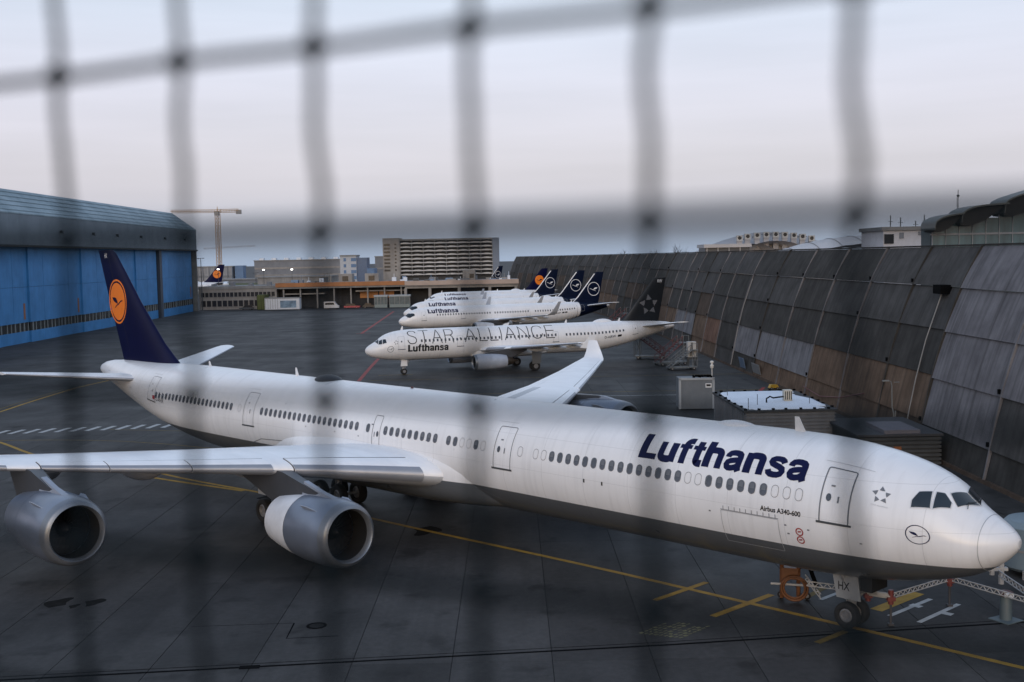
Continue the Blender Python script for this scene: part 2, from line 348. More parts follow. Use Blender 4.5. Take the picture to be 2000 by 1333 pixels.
def star5(s):
    P = []
    for k in range(5):
        a = R(90+72*k)
        q = [(1.0, 6), (.60, -30), (.46, -2), (.55, 30)]
        P.append([(s*r*math.cos(a+R(d)), s*r*math.sin(a+R(d))) for r, d in q])
    return P

def foil_pt(u, t):   # u 0..1 around the section from the trailing edge over the top to the nose and back
    th = 2*math.pi*u; x = .5*(1+math.cos(th)); yt = 5*t*(.2969*math.sqrt(max(x, 0))-.126*x-.3516*x*x+.2843*x**3-.1015*x**4)
    camber = .012*math.sin(math.pi*x)
    return x, camber+(yt if u <= .5 else -yt)
class Surf:
    """wing or tailplane: stations (span, leading edge X, chord, z, thickness ratio)"""
    def __init__(s, st):
        y = [a[0] for a in st]; s.f = [pchip(y, [a[k] for a in st]) if False else (lambda q, k=k: float(np.interp(q, y, [a[k] for a in st]))) for k in range(1, 5)]; s.y = y
    def pt(s, y, u, side=1, off=0.0):
        X, c, z, t = (f(y) for f in s.f); x, h = foil_pt(u, t)
        if off:
            x2, h2 = foil_pt(min(u+.004, 1), t); x1, h1 = foil_pt(max(u-.004, 0), t); dx, dh = x2-x1, h2-h1; l = math.hypot(dx, dh) or 1
            return Vector((X+c*x+off*(dh/l), side*y, z+c*h-off*(dx/l)))
        return Vector((X+c*x, side*y, z+c*h))
    def build(s, name, mats, parent, side, ys, n=40):
        mb = MB(); rings = [[s.pt(y, k/n, side) for k in range(n)] for y in ys]
        mb.loft(rings, True, True, True)
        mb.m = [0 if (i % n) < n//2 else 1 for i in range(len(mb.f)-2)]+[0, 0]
        return mb.build(name, mats, parent, 40)
    def patch(s, name, m, parent, side, y0, y1, u0, u1, nu=12, ny=2, off=.02, split=None):
        """a skin panel lying on the surface, with its own thickness"""
        mb = MB(); ys = [y0+(y1-y0)*i/ny for i in range(ny+1)]; rings = []
        for y in ys:
            a = [s.pt(y, u0+(u1-u0)*k/nu, side, off) for k in range(nu+1)]; b = [s.pt(y, u0+(u1-u0)*k/nu, side, -.01) for k in range(nu, -1, -1)]
            rings.append(a+b)
        mb.loft(rings, True, True, True); nr = 2*(nu+1)
        if split: mb.m = [(1 if ((q % nr) if (q % nr) <= nu else 2*nu+1-(q % nr)) >= split*nu else 0) for q in range(len(mb.f)-2)]+[0, 0]
        return mb.build(name, m, parent, 40)
def vfin(name, m, parent, st, t0=.09, n=24):
    """upright fin: stations (z, leading X, trailing X)"""
    mb = MB(); rings = []
    for z, a, b in st:
        c = b-a; ring = []
        for k in range(n):
            x, h = foil_pt(k/n, t0); x2, h2 = x, (foil_pt(k/n, t0)[1]-.012*math.sin(math.pi*x)); ring.append((a+c*x, c*h2, z))
        rings.append(ring)
    mb.loft(rings, True, True, True); return mb.build(name, m, parent, 40)
def fin_half(st, t0):
    zs = [a[0] for a in st]
    def f(X, z):
        a = float(np.interp(z, zs, [q[1] for q in st])); b = float(np.interp(z, zs, [q[2] for q in st])); c = b-a; x = min(max((X-a)/c, 0), 1)
        return c*5*t0*(.2969*math.sqrt(x)-.126*x-.3516*x*x+.2843*x**3-.1015*x**4)
    return f
def wheel(parent, c, r, wdt, name='wheel'):
    w_ = empty(name, c); w_.parent = parent
    key = ('tyre', r, wdt)
    if key not in WH:
        k = wdt/2; a = MB(); a.lathe([(-k*.55, r*.50), (-k*.95, r*.62), (-k, r*.80), (-k*.8, r*.95), (-k*.4, r), (k*.4, r), (k*.8, r*.95), (k, r*.80), (k*.95, r*.62), (k*.55, r*.50)], axis='Y', n=28)
        b = MB(); b.lathe([(-k*.5, .001), (-k*.5, r*.16), (-k*.35, r*.18), (-k*.35, r*.36), (-k*.7, r*.42), (-k*.6, r*.52), (k*.6, r*.52), (k*.7, r*.42), (k*.35, r*.36), (k*.35, r*.18), (k*.5, r*.16), (k*.5, .001)], axis='Y', n=24)
        WH[key] = (a.mesh('tyre', TYRE, 35), b.mesh('hub', RIM, 35))
    link('tyre', WH[key][0], w_); link('hub', WH[key][1], w_); return w_
WH = {}
def outline(hull, X0, X1, t0, t1, side, wdt, name, m, parent, off=.007, rad=2.8, rc=.12):
    """rounded rectangular line round a door, lying on the skin"""
    W, H = abs(X1-X0), (t1-t0)*rad; P = []
    def rr(x0, y0, x1, y1, r):
        q = []
        for cx, cy, a0 in ((x1-r, y1-r, 0), (x0+r, y1-r, 90), (x0+r, y0+r, 180), (x1-r, y0+r, 270)):
            for k in range(5): a = R(a0+22.5*k); q.append((cx+r*math.cos(a), cy+r*math.sin(a)))
        return q
    A, B = rr(0, 0, W, H, rc), rr(wdt, wdt, W-wdt, H-wdt, max(rc-wdt, .02)); n = len(A)
    polys = [[A[k], A[(k+1) % n], B[(k+1) % n], B[k]] for k in range(n)]
    Xl = max(X0, X1) if side > 0 else min(X0, X1)
    return wrap(shape_bm(polys), side_fn(hull, Xl, t0, side, rad, off), name, m, parent, 0, .12)
def skin_rect(hull, X0, X1, t0, t1, side, name, m, parent, off=.01, rad=2.8):
    Xl = max(X0, X1) if side > 0 else min(X0, X1); W, H = abs(X1-X0), (t1-t0)*rad
    return wrap(shape_bm([[(0, 0), (W, 0), (W, H), (0, H)]]), side_fn(hull, Xl, t0, side, rad, off), name, m, parent, .3, .12)
def nacelle(parent, c, prof_out, lip_x, prof_in, split, length, rmax, mats, nfan=22, core=True):
    """engine pod at c = centre of the inlet plane: cowls, lip, fan, spinner, core"""
    e = empty('engine', c); e.parent = parent
    f = pchip([a for a, r in prof_out], [r for a, r in prof_out])
    xs = [lip_x+(split-lip_x)*k/10 for k in range(11)]
    a = MB(); a.lathe([(x, f(x)) for x in xs], n=48); a.build('fan_cowl', mats[0], e, 40)
    xs = [split+.03+(length-split-.03)*k/10 for k in range(11)]
    b = MB(); b.lathe([(x, f(x)) for x in xs]+[(length-.02, f(length)-.06), (length-1.2, f(length)-.1)], n=48); b.build('rear_cowl', mats[1], e, 40)
    l = MB(); l.lathe([(lip_x+.004, f(lip_x)+.004)]+[(lip_x*k/8, f(lip_x*k/8)+.002) for k in range(7, -1, -1)]+prof_in[1:4], n=48); l.build('inlet_lip', LIP, e, 60)
    d = MB(); d.lathe(prof_in[3:], n=48); d.build('inlet_duct', mats[2], e, 60)
    fx, fr = prof_in[-1]
    g = MB(); g.lathe([(fx+.15, fr+.02), (fx+.15, .01)], n=32)
    for k in range(nfan):
        t = 2*math.pi*k/nfan; V = []
        for r_, tw in ((fr*.3, .35), (fr*.65, .75), (fr*.985, 1.05)):
            wd = .17*fr/1.2; dx, dt = wd*math.cos(tw), wd*math.sin(tw)/r_
            for s_ in (-1, 1): V.append((fx+.02+s_*dx*.5, r_*math.cos(t+s_*dt), r_*math.sin(t+s_*dt)))
        g.add(V, [(0, 1, 3, 2), (2, 3, 5, 4)])
    g.build('fan', FANM, e)
    h = MB(); h.lathe([(fx-.42*fr, .01), (fx-.34*fr, .10*fr), (fx-.16*fr, .21*fr), (fx+.04, .29*fr)], n=24); h.build('spinner', FANM, e, 60)
    if core:
        q = MB(); q.lathe([(length-1.3, .62*rmax), (length-.2, .60*rmax), (length+.9, .44*rmax), (length+.85, .40*rmax), (length+.2, .40*rmax)], n=32); q.lathe([(length+.3, .30*rmax), (length+.9, .26*rmax), (length+1.7, .03*rmax)], n=24); q.build('exhaust_core', HOT, e, 50)
    return e
def bogie_leg(parent, c, zt, wheels, r, wdt, name='main_gear', tilt=0):
    g = empty(name, c); g.parent = parent
    mb = MB(); mb.tube((0, 0, r), (0, 0, zt), .16, .21, 12); mb.tube((0, 0, r*1.6), (.9, 0, zt), .07, None, 8); mb.tube((0, 0, r*1.7), (0, -.9 if c[1] > 0 else .9, zt), .07, None, 8)
    xs = sorted({a for a, b in wheels}); ys = sorted({b for a, b in wheels})
    if len(xs) > 1: mb.tube((xs[0], 0, r), (xs[-1], 0, r), .11, None, 10)
    for x in xs: mb.tube((x, ys[0], r), (x, ys[-1], r), .08, None, 10)
    mb.path([(.16, .1, zt*.9), (.2, .12, zt*.6), (.14, .14, r*1.5)], .025); mb.path([(-.16, .1, zt*.9), (-.22, .12, zt*.55), (-.14, -.1, r*1.3)], .02)
    mb.build('strut', STEEL, g, 40)
    for a, b in wheels: wheel(g, (a, b, r), r, wdt)
    return g
def aerial(hull, parent, X, h, name='blade_aerial', th=R(90), m=None, side=1, l=.35):
    p = hull.p(X, th, side); mb = MB(); z = p.z-.03
    mb.loft([[(X-l/2, p.y-.02, z), (X+l/2, p.y-.02, z), (X+l/2, p.y+.02, z), (X-l/2, p.y+.02, z)], [(X+l*.15, p.y-.012, z+h), (X+l*.55, p.y-.012, z+h), (X+l*.55, p.y+.012, z+h), (X+l*.15, p.y+.012, z+h)]], True, True, True)
    return mb.build(name, m or PLUG, parent)
def radome_hump(hull, parent, X, l, wd, h, name='antenna_dome', m=None):
    p = hull.p(X, R(90)); mb = MB(); rings = []
    for i in range(9):
        t = i/8; s_ = math.sin(math.pi*t)**.6 if 0 < t < 1 else .02
        rings.append([(X-l/2+l*t, p.y+wd/2*s_*math.cos(a), p.z-.12+(h+.12)*s_*max(0, math.sin(a))) for a in [math.pi*k/10 for k in range(11)]])
    mb.loft(rings, False); return mb.build(name, m or PLUG, parent, 60)

# ------------------------------------------------------------------ ground
def apron_mat():
    m = bpy.data.materials.new('apron_concrete'); m.use_nodes = True; t = m.node_tree; b = t.nodes['Principled BSDF']; L = t.links.new
    g = t.nodes.new('ShaderNodeNewGeometry'); P = g.outputs['Position']
    def noise(scale, st=(1, 1, 1), det=6, ro=.6):
        mp_ = t.nodes.new('ShaderNodeMapping'); mp_.inputs['Scale'].default_value = st; L(P, mp_.inputs[0])
        n = t.nodes.new('ShaderNodeTexNoise'); n.inputs['Scale'].default_value = scale; n.inputs['Detail'].default_value = det; n.inputs['Roughness'].default_value = ro; L(mp_.outputs[0], n.inputs['Vector']); return n.outputs[0]
    def mr_(s, a, b_, c, d):
        q = t.nodes.new('ShaderNodeMapRange'); q.inputs[1].default_value = a; q.inputs[2].default_value = b_; q.inputs[3].default_value = c; q.inputs[4].default_value = d; L(s, q.inputs[0]); return q.outputs[0]
    def mul(a, b_):
        q = t.nodes.new('ShaderNodeMath'); q.operation = 'MULTIPLY'; L(a, q.inputs[0]); L(b_, q.inputs[1]); return q.outputs[0]
    big = mr_(noise(.035), .3, .7, .62, 1.35); mid = mr_(noise(.35, (1, .5, 1)), .3, .75, .72, 1.28); fine = mr_(noise(3.2, (1, 1, 1), 9, .72), .28, .72, .74, 1.26)
    streak = mr_(noise(.22, (1, .06, 1), 8, .7), .50, .72, 1.0, .55)       # tyre and fuel runs along the stand
    blot = mr_(noise(.42, (1, 1, 1), 4, .55), .57, .68, 1.0, .50)
    rnd = t.nodes.new('ShaderNodeObjectInfo'); slab = mr_(rnd.outputs['Random'], 0, 1, .80, 1.18)
    k = mul(mul(mul(big, mid), mul(fine, streak)), mul(blot, slab))
    cb = t.nodes.new('ShaderNodeRGB'); cb.outputs[0].default_value = (.0450, .0425, .0412, 1)
    sc = t.nodes.new('ShaderNodeVectorMath'); sc.operation = 'SCALE'; L(cb.outputs[0], sc.inputs[0]); L(k, sc.inputs['Scale']); L(sc.outputs[0], b.inputs['Base Color'])
    L(mr_(noise(.12), .3, .7, .56, .80), b.inputs['Roughness']); b.inputs['Specular IOR Level'].default_value = .2
    bu = t.nodes.new('ShaderNodeBump'); bu.inputs['Strength'].default_value = .25; bu.inputs['Distance'].default_value = .01; L(noise(14), bu.inputs['Height']); L(bu.outputs[0], b.inputs['Normal'])
    return m
APRON = apron_mat()
mb = MB(); mb.add([(-3000, -200, -.03), (3000, -200, -.03), (3000, 4500, -.03), (-3000, 4500, -.03)], [(0, 1, 2, 3)])
tag(mb.build('ground', mat('joint_dark', (.014, .014, .015), .9)), kind='structure')
mb = MB(); mb.add([(-3000, 140, -.006), (3000, 140, -.006), (3000, 4500, -.006), (-3000, 4500, -.006)], [(0, 1, 2, 3)]); 
mb.add([(-3000, -200, -.006), (-47.5, -200, -.006), (-47.5, 140, -.006), (-3000, 140, -.006)], [(0, 1, 2, 3)])
mb.add([(31.25, -200, -.006), (3000, -200, -.006), (3000, 140, -.006), (31.25, 140, -.006)], [(0, 1, 2, 3)])
apron = tag(mb.build('apron', APRON), kind='structure')
slabs = {}
def slab(x, y0, y1):
    ln = round(y1-y0, 2)
    if ln not in slabs:
        q = MB(); q.box((0, 0, -.014), (3.75-.03, ln-.012, .028)); slabs[ln] = q.mesh('slab', APRON)
    link('slab', slabs[ln], apron, (x, (y0+y1)/2, -.001*random.random()))
for i in range(21):
    x = -45.6+3.75*i
    for y0, y1 in ((-20, 20), (20, 42), (42, 60), (60, 80), (80, 100), (100, 120), (120, 140)): slab(x, y0, y1)

YEL = mat('line_yellow', (.36, .20, .010), .7, 0, .35, 1.4, (1, 1, 1), .1, .3, None, 0, (.40, .235, .025))
YELD = mat('line_yellow_worn', (.13, .085, .018), .75, 0, .45, 1.4, (1, 1, 1), .1, .3)
WHT = mat('line_white', (.38, .38, .37), .7, 0, .25, 1.8, (1, 1, 1), .1, .3)
REDL = mat('line_red', (.26, .035, .03), .7, 0, .35, 1.4, (1, 1, 1), .1, .3)
RUB = mat('drain_iron', (.004, .004, .0045), .9, 0, .3, 3, (1, 1, 1), 0, .05)
def stripe(pts, wd, m, name, z=.005, parent=None):
    mb = MB(); P = [Vector((a, b, 0)) for a, b in pts]; V = []
    for i, p in enumerate(P):
        d = (P[min(i+1, len(P)-1)]-P[max(i-1, 0)]).normalized(); n_ = Vector((-d.y, d.x, 0))*wd/2; V += [(p.x+n_.x, p.y+n_.y, z), (p.x-n_.x, p.y-n_.y, z)]
    mb.add(V, [(2*i, 2*i+1, 2*i+3, 2*i+2) for i in range(len(P)-1)])
    return mb.build(name, m, parent or apron)
def curve(pts, n=8):
    xs = list(range(len(pts))); fx, fy = pchip(xs, [p[0] for p in pts]), pchip(xs, [p[1] for p in pts]); return [(fx(k/n), fy(k/n)) for k in range(n*(len(pts)-1)+1)]
stripe(curve([(-34, 91), (-23.6, 80.4), (-15.6, 73.6), (-7.3, 65.3), (3.5, 55.1), (10.6, 48.0), (18.3, 40.1), (30, 27.8)]), .30, YEL, 'guide_line')
stripe([(8.7, 51.9), (6.0, 49.3)], .3, YEL, 'stop_bar', .009); stripe([(11.2, 49.8), (8.1, 46.9)], .34, YEL, 'stop_bar', .009)
stripe([(11.5, 43.4), (13.0, 44.7)], .3, YELD, 'stop_bar', .009); stripe([(15.0, 47.3), (17.6, 49.6)], .55, YEL, 'stop_bar', .009); stripe([(12.5, 49.2), (13.8, 50.7)], .3, YELD, 'stop_bar', .009)
for a, b in (((17.8, 48.7), (15.3, 46.5)), ((18.7, 47.9), (16.2, 45.6)), ((14.2, 49.9), (13.1, 48.9))): stripe([a, b], .22, WHT, 'white_bar', .010)
for a, b in (((17.0, 47.6), (16.7, 48.0)), ((17.9, 46.5), (17.5, 46.9))): stripe([a, b], .35, WHT, 'white_bar', .006)
stripe(curve([(-62, 100), (-44.7, 99.5), (-40.1, 99.2), (-35.4, 98.3), (-30.3, 96.3), (-25.3, 93.4), (-20.4, 90.3)]), .22, YELD, 'guide_line')
stripe(curve([(-60, 113), (-53, 107), (-44.1, 98.3), (-39.8, 93.1), (-36.4, 89.3), (-25.0, 80.2), (-17.9, 75.2)]), .34, YEL, 'guide_line', .006)
stripe([(-33.9, 91.0), (-31.5, 89.3)], .25, YEL, 'guide_line', .007); stripe([(-37, 104.9), (-30.2, 103.2), (-22, 100)], .2, YELD, 'guide_line')
stripe(curve([(-53.6, 108), (-53.5, 119.4), (-53.8, 128), (-53.9, 140), (-52, 155)]), .34, YEL, 'guide_line'); stripe(curve([(-54.6, 108), (-54.5, 119.4), (-54.8, 128), (-54.9, 140)]), .2, YELD, 'guide_line', .006)
for k in range(20):
    x = -52+1.32*k; y = 104.3+.165*(x+47) if x > -47 else 104.3
    stripe([(x-.15, y-1.3), (x+.15, y+1.3)], .50, WHT, 'dash_mark', .007)
stripe([(-20.5, 178), (-19.9, 160), (-19.2, 143)], .5, REDL, 'red_line'); stripe([(-34.2, 335), (-30.9, 236)], .6, REDL, 'red_line')
stripe([(-32, 236.5), (-29, 237)], .5, REDL, 'red_line'); stripe([(-18, 143.5), (30, 143)], .25, YELD, 'guide_line', .006); stripe([(5, 123.2), (29, 122.2)], .22, WHT, 'white_bar', .007)
stripe([(-13, 150.2), (-17.5, 149.7)], .4, YELD, 'guide_line', .007); stripe([(-25, 128), (30, 126)], .3, YELD, 'guide_line', .006); stripe([(24.5, 118), (28, 128)], .4, REDL, 'red_line', .007)
# drain channel, slanting across the near concrete
dr = stripe([(-34, 39.4), (-18.9, 41.1), (5.7, 43.5), (20.4, 45.4), (30, 46.6)], .16, RUB, 'drain_channel', .004); stripe([(-34, 39.75), (-18.9, 41.45), (5.7, 43.85), (20.4, 45.75), (30, 46.95)], .05, RUB, 'drain_channel', .004)
mb = MB(); mb.box((0, 0, .008), (.75, .34, .012)); mb.build('drain_grate', RUB, apron, None, (-10.0, 41.95, 0), .1)
mb = MB(); mb.lathe([(0, .42), (.012, .42), (.012, .30), (.004, .30)], axis='Z', n=28); mb.build('manhole_ring', RUB, apron, None, (-8.3, 46.7, 0))
mb = MB(); mb.lathe([(0, .30), (.008, .30), (.008, .01)], axis='Z', n=28); mb.build('manhole_cover', mat('cover_iron', (.02, .02, .02), .9, 0, .2, 2, (1, 1, 1), 0, .05), apron, None, (-8.3, 46.7, 0))
for x, y, a in ((-20.5, 50.7, .5), (-18.9, 50.6, .38), (-19.6, 50.1, .2), (-15.8, 73, .6), (-22.4, 45, .5), (-5, 63, .7)):
    mb = MB(); mb.add([(a*(1+.35*math.sin(3*t+x))*math.cos(t), a*1.5*(1+.3*math.sin(2*t+y))*math.sin(t), .003) for t in [2*math.pi*k/20 for k in range(20)]], [tuple(range(20))]); mb.build('oil_stain', mat('oil_dark', (.013, .0125, .012), .9, 0, .3, 2, (1, 1, 1), 0, .06), apron, None, (x, y, 0))
stripe([(-9.3, 47.1), (-9.25, 45.15), (-7.2, 45.35)], .07, RUB, 'patch_joint', .003)
stripe([(-9.3, 47.1), (-13.5, 46.9)], .04, RUB, 'patch_joint', .003)
# stencilled equipment mark by the stop bars: a slanted block of small bars
mb = MB()
for i in range(9):
    for j in range(7):
        if random.random() < .86:
            u, v = i*.33+.05, j*.48; cx, cy = 4.9+.72*u*.78+.44*v, 45.0-.34*u*.0+.0+.50*v*.9-.25*u; mb.box((cx, cy, .006), (.19, .07 if (i+j) % 3 else .14, .004), .55+(.6 if (i*j) % 4 == 1 else 0))
mb.build('stencil_mark', mat('stencil_paint', (.13, .12, .055), .7, 0, .4, 3), apron)
mb = MB()
for i in range(6): mb.box((10.75+.17*i, 43.05+.10*i, .006), (.11, .30, .004), .4+.2*(i % 3))
mb.build('stencil_mark', mat('stencil_dark', (.02, .02, .02), .7), apron)

# ------------------------------------------------------------------ curved concrete wall along the stand
PZ = [0, 1.26, 3.55, 6.21, 8.48, 10.73, 12.98, 15.2]; PO = [0, .26, .70, 1.29, 1.92, 2.69, 3.58, 4.76]
prof_off = pchip(PZ, PO)
CW = [streak_mat('wall_shade_dark', (.043, .040, .036), (.066, .061, .056), st=(.05, 1.7, .05)), streak_mat('wall_shade_grey', (.063, .059, .056), (.090, .085, .081), st=(.05, 1.7, .05)), streak_mat('wall_pale', (.165, .158, .165), (.22, .212, .22), st=(.05, 1.7, .05)),  # dark and grey: stained concrete, base lowered further to carry the wall's shade
      streak_mat('wall_brown', (.125, .080, .053), (.175, .117, .081), st=(.05, 1.7, .05)), streak_mat('wall_umber', (.072, .050, .036), (.105, .074, .055), st=(.05, 1.7, .05)), streak_mat('wall_rust', (.16, .085, .055), (.21, .12, .085), st=(.05, 1.7, .05)), streak_mat('wall_mauve', (.150, .141, .148), (.200, .189, .196), st=(.05, 1.7, .05))]
def wall_run(name, path, cols, rows, choose, label, dz=0.0, thick=.22):
    xs = [p[1] for p in path]; fx = lambda Y: float(np.interp(Y, xs, [p[0] for p in path]))
    W = empty(name, (fx(cols[0]), cols[0], 0), 0, label, 'wall'); ox, oy = fx(cols[0]), cols[0]
    def P(Y, z, out=0.0):
        d = Vector((fx(Y+.5)-fx(Y-.5), 1.0, 0)).normalized(); nrm = Vector((d.y, -d.x, 0)); o = prof_off(max(z, 0))-out
        return Vector((fx(Y)+nrm.x*o-ox, Y+nrm.y*o-oy, z))
    for i, (a, b) in enumerate(zip(cols[:-1], cols[1:])):
        for j, (z0, z1) in enumerate(zip(rows[:-1], rows[1:])):
            pr = choose(i, j, (a+b)/2); jit = .03*random.random()
            mb = MB(); ys = [a+.05, b-.05]; zs = [z0+.03+(z1-z0-.06)*k/4 for k in range(5)]
            lap = lambda k: jit+.16*(1-k/4)*(1 if j > 0 else .4)
            fr = [[P(y, z, lap(k)) for k, z in enumerate(zs)] for y in ys]; bk = [[P(y, z, -thick) for z in reversed(zs)] for y in ys]
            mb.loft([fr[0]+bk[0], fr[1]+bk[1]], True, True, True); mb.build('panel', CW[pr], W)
    for i, Y in enumerate(cols):
        mb = MB(); zs = [rows[0]+(rows[-1]-rows[0])*k/12 for k in range(13)]
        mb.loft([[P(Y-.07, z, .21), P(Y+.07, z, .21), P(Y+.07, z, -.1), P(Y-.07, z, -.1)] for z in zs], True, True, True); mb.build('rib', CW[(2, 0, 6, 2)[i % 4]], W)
        if Y < 260:
            for z in (2.2, 5.6, 9.0, 12.2):
                if random.random() > .35: continue
                mb = MB(); q = P(Y+.3, z+.25, .24); mb.box(q, (.14, .2, .3)); mb.build('bracket', RUB, W)
    mb = MB(); yy = [cols[0]+(cols[-1]-cols[0])*k/40 for k in range(41)]
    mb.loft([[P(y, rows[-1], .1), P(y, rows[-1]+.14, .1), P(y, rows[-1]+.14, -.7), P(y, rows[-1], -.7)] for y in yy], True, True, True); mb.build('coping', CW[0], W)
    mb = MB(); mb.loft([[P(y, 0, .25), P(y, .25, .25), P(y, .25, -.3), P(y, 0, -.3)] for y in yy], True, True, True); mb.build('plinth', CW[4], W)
    return W, P, (ox, oy)
rows = [.05, 2.1, 5.5, 8.9, 12.1, 15.2]
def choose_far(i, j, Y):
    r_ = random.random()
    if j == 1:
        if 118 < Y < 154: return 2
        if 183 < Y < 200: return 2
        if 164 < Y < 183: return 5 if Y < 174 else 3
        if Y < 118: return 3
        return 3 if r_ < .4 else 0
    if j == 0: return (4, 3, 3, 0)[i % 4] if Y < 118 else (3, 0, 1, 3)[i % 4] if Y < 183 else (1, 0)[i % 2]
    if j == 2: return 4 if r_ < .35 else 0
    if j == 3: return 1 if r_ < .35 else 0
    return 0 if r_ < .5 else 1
cols_far = [84.0, 96.5, 107.0, 118.0, 129.3, 140.6, 153.0, 164.0, 174.0, 183.5, 192, 201]+[211+10.5*k for k in range(27)]
FW, FP, fo = wall_run('barrier_wall', [(31.3, 70), (30.9, 84), (29.2, 150), (27.6, 215), (23.5, 290), (15.5, 370), (5.0, 440), (-3.0, 490)], cols_far, rows, choose_far, 'long curved wall of stained concrete panels, darkened for shade, running back on the right')
cols_near = [25.0, 37, 49, 61, 73, 85]
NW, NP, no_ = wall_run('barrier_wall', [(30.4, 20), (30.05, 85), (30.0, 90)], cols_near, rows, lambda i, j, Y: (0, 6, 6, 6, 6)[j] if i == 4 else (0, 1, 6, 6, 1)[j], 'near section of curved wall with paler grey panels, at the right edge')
for Y in (89.5, 152.0):
    q = MB(); q.path([Vector(FP(Y, z, .32)) for z in (.3, 2.5, 5, 8, 11.6)], .05, 8); o = q.build('downpipe', mat('pipe_pale', (.24, .23, .22), .5), FW)
q = MB(); c = FP(89.5, 11.9, .4); q.box(c, (.9, 1.6, .7)); q.build('floodlight', RUB, FW)
q = MB(); q.box((0, 0, 0), (.06, 3.8, 1.2)); o = q.build('notice_board', mat('notice_pale', (.16, .16, .16), .6), FW, None, FP(138.5, 1.05, .36)); o.rotation_euler = (0, -.2, .03)
q = MB(); q.box((0, 0, 0), (.06, 2.8, 1.3)); o = q.build('blue_board', mat('notice_blue', (.09, .13, .19), .6), FW, None, FP(146, 1.1, .36)); o.rotation_euler = (0, -.2, .03)
q = MB(); q.path([Vector(FP(Y, z, .4)) for Y, z in ((118, 1.2), (112, .9), (106, 1.5), (100, 2.6))], .05, 6); q.build('red_hose', mat('hose_red', (.12, .03, .03), .6), FW)

